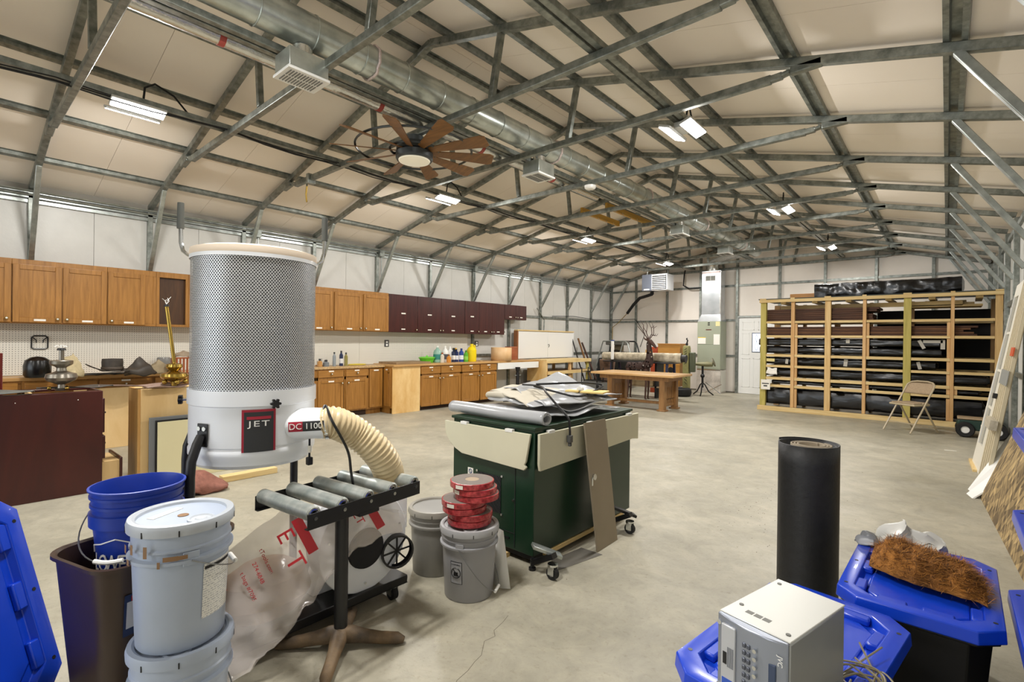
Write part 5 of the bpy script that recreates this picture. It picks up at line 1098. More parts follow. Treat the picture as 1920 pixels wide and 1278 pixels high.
def spl(P, n):
    out = []; m_ = len(P)-1
    for i in range(n):
        f = i/(n-1)*m_; k = min(int(f), m_-1); u = f-k
        p0, p1, p2, p3 = P[max(k-1, 0)], P[k], P[k+1], P[min(k+2, m_)]
        out.append(.5*((2*p1)+(p2-p0)*u+(2*p0-5*p1+4*p2-p3)*u*u+(3*p1-p0-3*p2+p3)*u**3))
    return out
hs = spl(hp, 150)
MB().tube([tuple(p) for p in hs], [.066+.006*(1 if i % 4 < 2 else 0) for i in range(150)], 24, cap=False).build('flex_hose', mat('cream_hose', 'd9c49b', .35), t, smooth=70)
MB().tube([tuple(pB2+dN*.005), tuple(pB2+dN*.02)], .072, 24).build('hose_clamp', CHROME, t)
cd = spl([pB2+side*.06+Vector((0, 0, .03))+dN*-.01, pB2+Vector((0, 0, .078)), pB2+dN*.04+side*.085+Vector((0, 0, .02)), Vector((.37, .25, .86)), Vector((.385, .26, .76)), Vector((.36, .30, .62))], 40)
MB().tube([tuple(p) for p in cd], .006, 6).build('power_cord', BLACK, t)
pq = cN+dN*.0-Vector((0, 0, .066)); MB().tube([tuple(pq), tuple(pq-Vector((0, 0, .08)))], .005, 6).build('power_cord', BLACK, t); MB().cyl(pq-Vector((0, 0, .03)), pq-Vector((0, 0, .06)), .008, n=8).build('cord_tag', PAPER, t); MB().box(pq.x-.012, pq.x+.012, pq.y-.012, pq.y+.012, pq.z-.115, pq.z-.08).build('plug', BLACK, t, bevel=.004)
# ------------------------------------------------------------------ clear dust bag lying over the base
FILM = mat('clear_film', 'e6ddd6', .12, alpha=.34, spec=1, bump=.6, bs=12)
FILMR = mat('red_print', 'c2202c', .4, alpha=.85)
bag = MB()
C0 = [Vector(p) for p in ((-2.30, .78, .42), (-2.19, .99, .60), (-2.10, 1.15, .575), (-2.02, 1.32, .56), (-1.99, 1.52, .50))]
C1 = [Vector(p) for p in ((-2.12, .70, .20), (-2.02, .90, .30), (-1.98, 1.10, .33), (-1.96, 1.30, .47), (-1.98, 1.52, .47))]
C2 = [Vector(p) for p in ((-2.05, .66, .03), (-2.02, .88, .10), (-2.06, 1.05, .20), (-2.04, 1.24, .38), (-2.00, 1.48, .42))]
def cur(Cs, u):
    return spl(Cs, 41)[min(40, int(round(u*40)))]
CC = [spl(c, 41) for c in (C0, C1, C2)]
def bagp(u, v):
    i = min(40, max(0, int(round(u*40)))); a, b_, c_ = CC[0][i], CC[1][i], CC[2][i]
    p = a*(1-v)**2+b_*2*v*(1-v)+c_*v*v
    n = noise.noise_vector(p*11)*.024+noise.noise_vector(p*24)*.016+noise.noise_vector(p*50)*.006
    return p+n*min(1, .3+2*min(u, 1-u)+v*.5)
bag.grid(bagp, 40, 22)
def bagb(u, v): 
    p = bagp(u, v); return p+Vector((-.10, .03, .01))*(1-abs(2*v-1)**2)*1.0+noise.noise_vector(p*8+Vector((5, 0, 0)))*.02
bag.grid(bagb, 40, 22)
bo = tag(bag.build('plastic_bag', FILM, smooth=180, loc=(0, 0, 0)), 'clear crumpled plastic bag with red printing slumped over the dust collector base', 'bag')
def onbag(u, v):
    p = bagp(u, v); du = (bagp(min(1, u+.05), v)-bagp(max(0, u-.05), v)).normalized(); dv = (bagp(u, max(0, v-.06))-bagp(u, min(1, v+.06))).normalized()
    n = du.cross(dv).normalized(); 
    if n.dot(-Ff) < 0: n = -n
    return p, du, dv, n
XD = (Rr*.5-Vector((0, 0, .87))).normalized(); YD = (Rr*.87+Vector((0, 0, .5))).normalized()
def bagframe(u, v, lift):
    p, du, dv, n = onbag(u, v); n = (n-Ff*1.5).normalized(); x = (XD-n*XD.dot(n)).normalized(); y = n.cross(x)
    return TM(x, y, n, p-Ff*lift)
def bagtext(s, u, v, size, sx=1): text('lettering', s, size, FILMR, bo, bagframe(u, v, .022), .0004, sx=sx)
bagtext('E', .30, .17, .10, 1.0); bagtext('T', .345, .36, .10, 1.1)
bagtext('tTools.com', .20, .26, .024); bagtext('274-6848', .175, .31, .024); bagtext('t bags #7095', .14, .36, .024); bagtext('NG', .06, .22, .028)
MB().box(-.10, .06, -.022, .022, 0, .0006, 0, bagframe(.42, .2, .024)).build('red_bar', FILMR, bo)
MB().box(-.055, .045, -.02, .02, 0, .0006, 0, bagframe(.80, .16, .024)).build('red_bar', FILMR, bo)
bagtext('JET', .70, .10, .05, 1.1)
# brown paper filter pieces under the bag
tag(MB().lathe([(.0001, 0), (.12, .01), (.16, .08), (.14, .17), (.08, .22), (.0001, .24)], 20, sy=1.3).build('brown_bag', mat('brown_dust_bag', '9c7d60', .8, 0, .15, 10, .3, 12), loc=(-2.32, .98, .118)), 'brown slumped dust bag inside the clear plastic', 'bag')
# ------------------------------------------------------------------ roller stand
ROL = mat('zinc_roller', '8e9896', .45, .6, 0, 14, .05, 30, col2='c3c6c0')
t = thing('roller_stand', 'roller stand with five worn grey rollers on a black post and rusty cross foot', 'stand', (-2.0, 1.175, 0), radians(6))
ZR, HW_, HL_ = .675, .185, .288
for x in (HW_, -HW_):
    m = MB(); m.box(x-.002, x+.002, -HL_, HL_, ZR-.035, ZR+.025); m.box(x-.02 if x > 0 else x, x if x > 0 else x+.02, -HL_, HL_, ZR-.035, ZR-.031); m.build('side_rail', BLACK, t, bevel=.001, seg=1)
for k in range(5):
    y = -HL_+.03+k*(2*HL_-.06)/4; RT = Matrix.Translation((0, y, ZR+.02)) @ Matrix.Rotation(pi/2, 4, 'Y')
    r = MB().lathe([(.012, -.182), (.025, -.182), (.030, -.177), (.030, .177), (.025, .182), (.012, .182)], 24, T=RT, cap=False).build('roller', ROL, t)
    MB().lathe([(.012, .1821), (.020, .1822), (.0285, .1795)], 24, T=RT, cap=False).build('end_cap', CHROME, r)
    MB().cyl((HW_+.001, y, ZR+.005), (HW_+.010, y, ZR+.005), .008, n=6).build('axle_bolt', CHROME, r)
B(-HW_, HW_, -.05, .05, ZR-.05, ZR-.036).build('cross_plate', BLACK, t)
MB().cyl((0, 0, .05), (0, 0, ZR-.05), .029, n=24).build('post', mat('post_black', '1d1d1f', .35), t)
MB().cyl((.03, -.05, ZR-.075), (.03, -.02, ZR-.075), .018, n=14).box(-.035, .035, -.035, .035, ZR-.065, ZR-.05).build('clamp', BLACK, t, bevel=.003)
IRON = mat('dusty_iron', '3c3733', .6, .1, 0, 7, .3, 30, col2='8d7455')
for k in range(4):
    a = k*pi/2+radians(41); L_ = .275
    MB().tube([(0, 0, .06), (.05*cos(a), .05*sin(a), .055), (.10*cos(a), .10*sin(a), .045), (.17*cos(a), .17*sin(a), .034), ((L_-.03)*cos(a), (L_-.03)*sin(a), .028), (L_*cos(a), L_*sin(a), .018)], [.04, .036, .029, .026, .025, .014], 12).build('foot', IRON, t)
# ------------------------------------------------------------------ pails
def pail(name, label, loc, rz, col, lidcol, h=.365, r0=.130, r1=.148, lid=True, dirt=None, bail=0, group=None, white_grip=True, inside=None, bands=(.275, .30), cat='pail'):
    t = thing(name, label, cat, loc, rz, group)
    M_ = mat('pail_'+col, col, .38, 0, .04, 5)
    R_ = lambda z: r0+(r1-r0)*z/h
    prof = [(.0001, 0), (r0-.004, 0), (r0, .006), (R_(bands[0]), bands[0]), (R_(bands[0])+.012, bands[0]+.002), (R_(bands[0])+.013, bands[0]+.012), (R_(bands[0]), bands[0]+.016), (R_(bands[1]), bands[1]+.01), (R_(bands[1])+.006, bands[1]+.012), (R_(bands[1])+.006, bands[1]+.018), (R_(.33), bands[1]+.022), (r1, h)]
    if not lid: prof += [(r1+.006, h), (r1+.006, h+.004), (r1-.004, h+.004), (r1-.006, h-.01), (r0-.004, .01), (.0001, .01)]
    MB().lathe(prof, 48).build('body', M_, t)
    if lid:
        LM = mat('lid_'+lidcol, lidcol, .4, 0, .05, 6)
        ld = MB().lathe([(r1+.002, h-.022), (r1+.011, h-.022), (r1+.012, h-.002), (r1+.008, h+.010), (r1-.004, h+.012), (r1-.012, h+.008), (r1-.014, h-.001), (r1-.022, h-.002), (.0001, h-.001)], 48, cap=False).build('lid', LM, t)
        MB().lathe([(.038, 0), (.038, .006), (.032, .008), (.028, .004), (.018, .004), (.014, .007), (.0001, .007)], 24, T=Matrix.Translation((.035, -.085, h-.001)), cap=False).build('spout_cap', mat('spout_'+lidcol, lidcol, .5, 0, .15, 20), ld)
        cuts = MB()
        for k in range(9):
            a = k*2*pi/9+.3; T = Matrix.Rotation(a, 4, 'Z'); cuts.box(r1+.0105, r1+.0126, -.0018, .0018, h-.022, h-.004, 0, T)
        cuts.build('tear_slots', BLACKM, ld)
    # bail handle with plastic grip
    eyes = [pi*.5, -pi*.5]; e0 = Vector((0, r1+.008, bands[0]+.01)); e1 = Vector((0, -r1-.008, bands[0]+.01))
    for e in (e0, e1):
        s = 1 if e.y > 0 else -1; MB().box(-.022, .022, e.y-.012*s-.004, e.y+.004, bands[0]-.008, bands[0]+.035).build('ear', M_, t, bevel=.004)
    if bail is not None:
        pts = []
        for i in range(25):
            a = pi*i/24; dirv = Vector((cos(bail), 0, -sin(bail))); pts.append(Vector((0, (r1+.012)*cos(a), bands[0]+.01))+dirv*((r1+.012)/cos(bail)*sin(a)))
        b_ = MB().tube([tuple(p) for p in pts], .0022, 6).build('bail', mat('bail_wire', '8d8f90', .35, .8), t)
        c = pts[12]; MB().cyl(pts[11]+(pts[11]-pts[13])*.35, pts[13]+(pts[13]-pts[11])*.35, .008, n=10).build('grip', WHITEP, b_)
    return t
LBLU = 'a9b4c6'
tp_ = pail('pail', 'upper pale blue grey pail with paper label, stacked on another', (-1.868, .528, .395), radians(84), LBLU, 'b4bac2', dirt=1, bail=.5, group='stacked pale blue pails', h=.385, r0=.122, r1=.137)
lo_ = pail('pail', 'lower pale blue grey pail under the labelled one, cut by the bottom of the photo', (-1.865, .530, 0), radians(44), LBLU, LBLU, bail=.85, group='stacked pale blue pails', h=.385, r0=.122, r1=.137)
def wrap(parent, name, ang, w, z0, z1, r_at, m_, d=.002):
    n = 8; vs = []
    for j in range(2):
        for i in range(n+1):
            rr = r_at((z0, z1)[j])+d; a = ang+(i/n-.5)*w/rr; vs.append((rr*cos(a), rr*sin(a), (z0, z1)[j]))
    return MB().add(vs, [(i, i+1, n+2+i, n+1+i) for i in range(n)]).build(name, m_, parent, smooth=60)
def printed(name, bgc, ink, lines=60, den=.5):
    m, nt, b = base(name); L = nt.links.new; tc = nn(nt, 'ShaderNodeTexCoord'); mp = nn(nt, 'ShaderNodeMapping'); mp.inputs['Scale'].default_value = (300, 300, lines*3.2); L(tc.outputs['Object'], mp.inputs[0])
    sp = nn(nt, 'ShaderNodeSeparateXYZ'); L(tc.outputs['Object'], sp.inputs[0])
    ml = nn(nt, 'ShaderNodeMath', operation='MULTIPLY'); ml.inputs[1].default_value = lines*3; L(sp.outputs[2], ml.inputs[0]); fr = nn(nt, 'ShaderNodeMath', operation='FRACT'); L(ml.outputs[0], fr.inputs[0])
    g = nn(nt, 'ShaderNodeMath', operation='GREATER_THAN'); g.inputs[1].default_value = .55; L(fr.outputs[0], g.inputs[0])
    no = nn(nt, 'ShaderNodeTexNoise'); no.inputs['Scale'].default_value = 1; L(mp.outputs[0], no.inputs['Vector']); g2 = nn(nt, 'ShaderNodeMath', operation='GREATER_THAN'); g2.inputs[1].default_value = den; L(no.outputs['Fac'], g2.inputs[0])
    mm = nn(nt, 'ShaderNodeMath', operation='MULTIPLY'); L(g.outputs[0], mm.inputs[0]); L(g2.outputs[0], mm.inputs[1])
    mx = nn(nt, 'ShaderNodeMix', data_type='RGBA'); mx.inputs[6].default_value = c4(hx(bgc)); mx.inputs[7].default_value = c4(hx(ink)); L(mm.outputs[0], mx.inputs[0]); L(mx.outputs[2], b.inputs['Base Color']); b.inputs['Roughness'].default_value = .6; return m
PR = printed('printed_label', 'e4e3de', 'a9abae', 45, .5)
rz_ = radians(84); vang = atan2(-Ff.y, -Ff.x)
rA2 = lambda z: .122+.015*z/.385
rA = lambda z: .130+.018*z/.365
wl_ = wrap(tp_, 'paper_label', vang-rz_+radians(82), .11, .085, .255, rA2, PR); wrap(wl_, 'label_header', vang-rz_+radians(82), .105, .238, .248, rA2, BLACK, .0028)
DIRT = mat('brown_drip', '8a6a4a', .7)
random.seed(5)
for k, (da, z, w, hh) in enumerate(((-42, .318, .02, .025), (-25, .325, .012, .03), (-5, .322, .012, .035), (-33, .283, .016, .018), (10, .284, .008, .02), (22, .30, .04, .014), (33, .30, .03, .012))):
    wrap(tp_, 'paint_drip', vang-rz_+radians(da), w, z-hh/2, z+hh/2, lambda z: .1465, DIRT, .003)
MB().box(-.055, .055, -.013, .013, .3855, .3865, 0, Matrix.Translation((-.04, .045, 0)) @ Matrix.Rotation(.6, 4, 'Z')).build('lid_label', PAPER, tp_); MB().lathe([(.0001, .3855), (.016, .3855), (.016, .387), (.0001, .387)], 14, T=Matrix.Translation((.0, -.01, 0))).build('rust_spot', DIRT, tp_)
wrap(lo_, 'yellow_sticker', vang-radians(44)-radians(20), .05, .18, .25, rA, mat('yellow_sticker', 'e0c02a', .5)) ; wrap(lo_, 'torn_label', vang-radians(44)+radians(58), .10, .15, .25, rA2, mat('torn_label', 'b8ac92', .7, 0, .2, 20))
GRY = '9a9a9d'
fp = pail('pail', 'grey pail in front with black warning pictogram, stacked with sanding discs', (-1.935, 1.895, 0), radians(26), GRY, 'a8a8aa', bail=1.0, group='grey pails by the green cabinet')
bp_ = pail('pail', 'grey pail behind, its lid stained, left of the sanding discs', (-2.285, 1.955, 0), radians(95), '8d8b86', '9a968d', bail=None, group='grey pails by the green cabinet')
ws_ = wrap(fp, 'warning_frame', vang-radians(26)-radians(24), .068, .10, .215, rA, BLACK, .0015); wrap(ws_, 'warning_field', vang-radians(26)-radians(24), .062, .103, .212, rA, mat('pail_'+GRY, '', .4), .0022)
aw = vang-radians(26)-radians(24); nw = polar(aw, 1, 0); tw = Vector((-nw.y, nw.x, 0)); pw = polar(aw, rA(.16)+.003, .158); Tw = TM(tw, (0, 0, 1), nw, pw)
wm = MB(); wm.tube([tuple(Tw @ Vector((.026*cos(k*pi/12), .026*sin(k*pi/12), 0))) for k in range(24)], .0022, 4, closed=True); wm.bar(tuple(Tw @ Vector((-.018, .018, .0))), tuple(Tw @ Vector((.018, -.018, .0))), .003, .002, tuple(nw)); wm.add([tuple(Tw @ Vector(q)) for q in ((-.014, -.016, .0005), (.010, -.016, .0005), (.012, .004, .0005), (-.012, .004, .0005))], [(0, 1, 2, 3)]); wm.build('pictogram', BLACK, ws_)
text('lettering', 'WARNING', .011, BLACK, ws_, TM(tw, (0, 0, 1), nw, polar(aw, rA(.2)+.0028, .200)), .0003)
for k in range(4): text('lettering', 'keep children away', .0062, BLACK, ws_, TM(tw, (0, 0, 1), nw, polar(aw, rA(.12)+.0028, .122-.005*k)), .0002) if False else None
wrap(bp_, 'warning_frame', vang-radians(95)+radians(80), .05, .10, .215, rA, BLACK, .0015)
# sanding discs
GRIT = mat('sanding_grit', '7a716a', .8, 0, .06, 60); REDW = mat('red_disc_wrap', '861f27', .22, 0, .25, 40, .4, 40, col2='b84447')
dz = .379; offs = [(.0, .015), (.005, .005), (-.025, -.025), (-.03, -.022), (.035, .04), (.025, .032), (.01, .022)]
desc = ['lowest red wrapped sanding disc on the pail lid', 'second lowest red wrapped sanding disc', 'third sanding disc from the bottom, pushed left', 'fourth sanding disc from the bottom, pushed left with a white tag', 'third sanding disc from the top of the stack', 'second sanding disc from the top of the stack', 'top sanding disc with bare grey brown grit face and pale centre ring']
for k in range(7):
    ox, oy = offs[k]; p = Vector((-1.935, 1.895, 0))+Rr*(ox*1.1)+Vector((0, 0, dz)); t = thing('sanding_disc', desc[k], 'sanding disc', tuple(p), .5*k, 'red wrapped sanding discs stacked on the pail')
    MB().lathe([(.114, .0005), (.118, .002), (.119, .015), (.118, .030), (.113, .0315), (.03, .0315)], 40).build('wrap', REDW, t)
    MB().lathe([(.112, .0316), (.1095, .0322), (.038, .0322)], 40, cap=False).build('grit_face', GRIT, t); MB().lathe([(.038, .0318), (.0001, .0318)], 24, cap=False).build('centre', mat('disc_centre', 'a4917a', .7), t)
    if k in (3, 5, 6): wrap(t, 'white_tag', vang-.5*k-radians(30 if k != 5 else 50), .045, .006, .025, lambda z: .118, PAPER)
    dz += .0327
tag(MB().add([(-2.0, 2.07, 0.002), (-1.83, 2.03, .002), (-1.78, 2.06, .004), (-1.90, 2.13, .27), (-1.94, 2.14, .27)], [(0, 1, 3, 4), (1, 2, 3)]).build('white_sheet', WHITEP, solid=.003), 'white folded plastic sheet leaning between the grey pail and the green cabinet', 'sheet')
# ------------------------------------------------------------------ green downdraft cabinet
GR = mat('dark_green_enamel', '12301f', .3, 0, .05, 3); GR2 = mat('dark_green_top', '17321f', .45)
gx0, gx1, gy0, gy1 = -2.56, -1.85, 2.345, 3.545
t = thing('sanding_cabinet', 'dark green steel machine cabinet with cream drop leaves standing on the floor', 'cabinet', (gx0, gy0, 0)); gw, gl = gx1-gx0, gy1-gy0
MB().box(0, gw, 0, gl, .065, .82).build('body', GR, t, bevel=.004)
MB().box(.02, gw-.02, .02, gl-.02, .03, .065).build('plinth', BLACKM, t)
MB().box(-.012, gw+.012, -.012, gl+.012, .82, .838).build('top', GR2, t, bevel=.003)
MB().box(.15, .5, -.012, .03, .0, .03).box(gw-.03, gw+.005, .12, gl-.1, .035, .06).build('wood_skid', PINEY, t)
CRM = mat('cream_enamel', 'cfcbb2', .4, 0, .03, 4)
fp_ = [(-.057, .80), (.70, .80), (.668, .63), (.655, .612), (.672, .598), (.655, .578), (.38, .588), (.115, .598), (.045, .625), (-.005, .66), (-.04, .70), (-.057, .75)]
l1 = MB().prism(fp_, 0, .018, 0, TM((1, 0, 0), (0, 0, 1), (0, -1, 0), (0, -.014, 0))).build('drop_leaf', CRM, t, bevel=.003)
fr_ = [(.01, .80), (gl+.07, .80), (gl+.07, .60), (gl-.02, .612), (.02, .578), (.01, .62)]
l2 = MB().prism(fr_, 0, .018, 0, TM((0, 1, 0), (0, 0, 1), (1, 0, 0), (gw+.014, 0, 0))).build('drop_leaf', CRM, t, bevel=.003)
for x in (.10, .50): MB().box(x, x+.06, -.034, -.008, .792, .812).build('leaf_clip', WHITE, l1, bevel=.002)
for y in (.10, .55, 1.1): MB().box(gw+.008, gw+.034, y, y+.06, .792, .812).build('leaf_clip', WHITE, l2, bevel=.002)
MB().box(gw+.03, gw+.045, .62, .70, .69, .72).build('black_latch', BLACK, l2, bevel=.003)
B(.56, .565, -.003, 0, .08, .57).build('panel_seam', BLACKM, t); B(.05, .56, -.003, 0, .165, .168).build('panel_seam', BLACKM, t)
vg = MB().box(.245, .445, -.004, 0, .265, .495, 0)
vg.build('vent_opening', BLACKM, t)
vm = MB()
for k in range(14): vm.bar((.245+max(0, k*.033-.23), -.007, .265+min(.23, k*.033)), (.245+min(.2, k*.033), -.007, .265+max(0, k*.033-.2)), .003, .003)
vm.build('vent_mesh', mat('mesh_wire', '3a3b3c', .5, .5), t)
for x, z in ((.235, .50), (.455, .50), (.455, .26), (.55, .37)): MB().cyl((x, -.001, z), (x, -.008, z), .008, n=10).build('screw', CHROME, t)
s_ = B(.145, .195, -.002, 0, .455, .505).build('sticker', PAPER, t); MB().lathe([(.011, 0), (.016, 0), (.016, .001), (.011, .001)], 16, T=TM((1, 0, 0), (0, 0, 1), (0, -1, 0), (.17, -.002, .483)), cap=False).bar((.158, -.003, .495), (.182, -.003, .471), .004, .001, (0, 1, 0)).build('no_hand_sign', mat('sign_blue', '2c3f6b', .5), s_)
B(.42, .52, -.006, 0, .125, .135).build('handle_lip', BLACK, t)
for y, s in ((.0, -1), (.92, 1)):
    c = MB().bar((gw+.02, y-.02, .05), (gw+.17, y-.02, .13), .045, .03).build('castor_arm', BLACK, t)
    MB().bar((gw+.05, y-.07*1, .17), (gw+.16, y+.06*1, .10), .07, .02, (0, 0, 1)).build('foot_pedal', GALV2 if s < 0 else BLACK, c, bevel=.003)
    castor(t, gw+.17, y-.035, .036, 0, .09)
MB().cyl((gw+.01, -.02, 0), (gw+.01, -.02, .07), .012, n=8).cyl((gw+.01, -.02, 0), (gw+.01, -.02, .015), .022, n=10).build('levelling_foot', BLACK, t)
# tarp heap
TARP = mat('grey_vinyl_tarp', 'a9abae', .28, 0, .04, 6, .15, 10); TARPB = mat('tarp_back', 'c3bba9', .6)
TZ = .839
t = thing('tarp', 'silver grey vinyl tarp rolled and folded on top of the green cabinet', 'tarp', (-2.2, 2.9, TZ))
rp = []
m = MB(); m.grid(lambda u, v: (-.46+.83*u, -.47+.01*sin(8*u)+(.048-.02*v*.6)*cos(2*pi*v*2.2+1.2), .042+(.040-.018*v)*sin(2*pi*v*2.2+1.2)), 30, 60).build('rolled_edge', TARP, t, solid=.004)
def fold(name, corners, z0, hump, seed, m_=TARP, amp=.015, sol=.005):
    P00, P10, P11, P01 = [Vector((*c[:2], c[2] if len(c) > 2 else 0)) for c in corners]
    def g(u, v):
        p = (P00*(1-u)+P10*u)*(1-v)+(P01*(1-u)+P11*u)*v
        n = noise.noise(Vector((u*3+seed, v*3, seed)))+.5*noise.noise(Vector((u*8+seed, v*8, 2)))
        return Vector((p.x, p.y, p.z+z0+hump(u, v)+amp*n+amp))
    return MB().grid(g, 30, 24).build(name, m_, t, solid=sol, smooth=60)
fold('fold', [(-.36, -.30), (.33, -.36), (.34, .50), (-.34, .45)], .0, lambda u, v: .02+.015*sin(9*v+2*u), 1)
fold('fold', [(-.42, -.16), (.22, -.40), (.34, .3), (-.3, .3)], .045, lambda u, v: .025*sin(7*v+u)+.015, 2)
fold('fold', [(-.50, -.05, .03), (.15, -.38, .0), (.32, .3, .0), (-.38, .42, .05)], .075, lambda u, v: .03*(1-u)*sin(3*v)+.02*sin(pi*u), 3, TARPB)
fold('fold', [(-.34, -.0, .0), (.25, -.33, -.05), (.34, .45, -.03), (-.32, .5, .02)], .12, lambda u, v: .02*sin(pi*u)+.015*sin(8*u+3*v), 4)
fold('flap', [(-.42, .02, .02), (.22, .16, .01), (.34, .52, .0), (-.36, .55, .0)], .11, lambda u, v: .115*max(0, 1-abs(u-.12)*1.9)*v**1.5+.015*sin(6*u), 5)
m = MB(); m.grid(lambda u, v: (-.45+.35*u, -.12-.03*sin(pi*u)+(.03)*cos(2*pi*v), .10+.012*sin(4*u)+.022*sin(2*pi*v)), 20, 16).build('rolled_hem', TARPB, t, solid=.003)
tag(MB().tube([tuple(p) for p in spl([Vector(q) for q in ((-2.45, 2.95, 1.02), (-2.2, 2.85, 1.03), (-2.05, 2.72, 1.005), (-1.93, 2.66, .95), (-1.815, 2.64, .87), (-1.800, 2.64, .80), (-1.798, 2.64, .76))], 50)], .0075, 8).build('power_cord', BLACK), 'black power cord with plug hanging over the edge of the green cabinet', 'cord')
pc = bpy.data.objects['power_cord'] if 'power_cord' in bpy.data.objects else None
cordo = [o for o in COL.objects if o.name.startswith('power_cord') and o.parent is None][0]
MB().box(-1.812, -1.784, 2.625, 2.655, .715, .76).box(-1.808, -1.788, 2.632, 2.637, .690, .715).box(-1.808, -1.788, 2.643, 2.648, .690, .715).build('plug', mat('plug_grey', '4a4a4a', .4), cordo, bevel=.003)
tag(MB().tube([tuple(p) for p in spl([Vector(q) for q in ((-2.25, 2.86, 1.04), (-2.10, 3.0, 1.05), (-2.0, 3.15, 1.05), (-1.93, 3.25, 1.03), (-1.93, 3.1, .99), (-1.96, 2.95, .97), (-2.15, 2.9, 1.0), (-2.3, 2.9, 1.02))], 50)], .0075, 8).build('black_cable', BLACK), 'second black cable looped over the tarp to the yellow pad', 'cord')
t = thing('yellow_pad', 'pale yellow sanding pad with a clear plastic knob lying on the tarp', 'pad', (-1.98, 3.10, .985), radians(15))
B(-.02, .15, -.07, .10, 0, .014).build('pad', mat('pale_yellow', 'e2c579', .6), t, bevel=.004); B(-.14, -.04, -.05, .03, 0, .014).build('pad', mat('pale_yellow', '', .6), t, bevel=.004); MB().ball((-.04, .0, .022), .028, 12, 8, sc=(1, 1, .7)).build('knob', mat('clear_knob', 'dcdcd6', .2, alpha=.7), t)
# sheet metal panel leaning on the right side
vs = [(-1.692, 2.80, 0), (-1.70, 3.07, 0), (-1.795, 3.05, .82), (-1.79, 2.78, .82)]
t = tag(slabm(vs, Vector((.012, 0, .0015))).build('metal_panel', mat('taupe_sheet', '8f836f', .45, .2, .05, 4), smooth=0), 'taupe sheet metal panel leaning upright on the green cabinet', 'panel')
MB().cyl((-1.735, 2.83, .47), (-1.725, 2.83, .471), .02, n=16).box(-1.745, -1.730, 2.80, 2.815, .40, .47).build('latch', CHROME, t)
B(-1.775, -1.765, 3.055, 3.075, .42, .46).build('tab', mat('taupe_sheet', '', .4), t)
tag(MB().add([(-1.80, 3.10, 0), (-1.80, 3.13, 0), (-1.83, 3.13, .79), (-1.83, 3.10, .79), (-1.79, 3.10, 0), (-1.79, 3.13, 0), (-1.82, 3.13, .79), (-1.82, 3.10, .79)], [(0, 1, 2, 3), (4, 5, 6, 7), (0, 1, 5, 4), (1, 2, 6, 5), (2, 3, 7, 6), (3, 0, 4, 7)]).build('black_strip', BLACKM), 'thin black strip leaning behind the taupe metal panel', 'strip')
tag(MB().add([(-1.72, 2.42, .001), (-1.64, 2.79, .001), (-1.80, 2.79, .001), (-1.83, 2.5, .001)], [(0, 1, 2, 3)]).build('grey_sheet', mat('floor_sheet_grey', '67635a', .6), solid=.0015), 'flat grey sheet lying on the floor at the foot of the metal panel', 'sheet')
# ------------------------------------------------------------------ waste bin, blue bucket
BRN = mat('brown_plastic', '3a2a21', .35, 0, .08, 4)
def rrect(hx_, hy_, r, n=6):
    out = []
    for cx_, cy_, a0_ in ((hx_-r, hy_-r, 0), (-hx_+r, hy_-r, pi/2), (-hx_+r, -hy_+r, pi), (hx_-r, -hy_+r, 1.5*pi)):
        for k in range(n+1): a = a0_+k*pi/2/n; out.append((cx_+r*cos(a), cy_+r*sin(a)))
    return out
def loft(loops, close_top=False, close_bot=True, mb=None, mi=0):
    mb = mb or MB(); n = len(loops[0]); vs = []; fs = []
    for l in loops: vs += l
    for j in range(len(loops)-1):
        for i in range(n): fs.append((j*n+i, j*n+(i+1) % n, (j+1)*n+(i+1) % n, (j+1)*n+i))
    if close_bot: fs.append(tuple(range(n-1, -1, -1)))
    if close_top: fs.append(tuple((len(loops)-1)*n+i for i in range(n)))
    return mb.add(vs, fs, mi)
t = thing('waste_bin', 'brown plastic waste bin with a picture label, holding a blue bucket', 'bin', (-2.255, .53, 0), radians(16))
L3 = lambda hx_, hy_, r, z: [(x, y, z) for x, y in rrect(hx_, hy_, r)]
loft([L3(.14, .185, .07, 0), L3(.145, .19, .07, .01), L3(.185, .235, .085, .585), L3(.197, .247, .09, .588), L3(.197, .247, .09, .60), L3(.188, .238, .085, .602), L3(.180, .23, .08, .595), L3(.14, .185, .065, .012)], True).build('body', BRN, t)
lbz = .40
lb = MB().add([(.168, .02, .36), (.168, .20, .36), (.176, .215, .50), (.176, .02, .50)], [(0, 1, 2, 3)])
def onface(y0, y1, z0, z1, d): 
    f = lambda z: .145+.04*(z-.01)/.575+d
    return MB().add([(f(z0), y0, z0), (f(z0), y1, z0), (f(z1), y1, z1), (f(z1), y0, z1)], [(0, 1, 2, 3)])
st = onface(-.175, .015, .36, .50, .0015).build('picture_label', mat('label_navy', '22345c', .5), t); onface(-.167, .010, .385, .475, .002).build('label_field', mat('label_grey', 'c9cbd2', .5), st); onface(-.155, -.095, .476, .494, .0025).build('red_oval', mat('label_red', 'b32735', .5), st)
onface(-.115, -.035, .395, .445, .0026).build('bin_picture', mat('label_brown', '5b3a2a', .5), st); onface(-.115, -.04, .449, .468, .0026).build('bin_picture_lid', mat('label_brown', '', .5), st); onface(-.035, .010, .39, .415, .0028).build('red_corner', mat('label_red', '', .5), st); onface(-.03, .005, .364, .38, .0026).build('barcode', PAPER, st)
BLU = mat('bucket_blue', '17379f', .4, 0, .12, 8)
t = thing('bucket', 'royal blue open bucket with white house emblem standing inside the brown bin', 'bucket', (-2.255, .495, .43), radians(35))
hB = .385
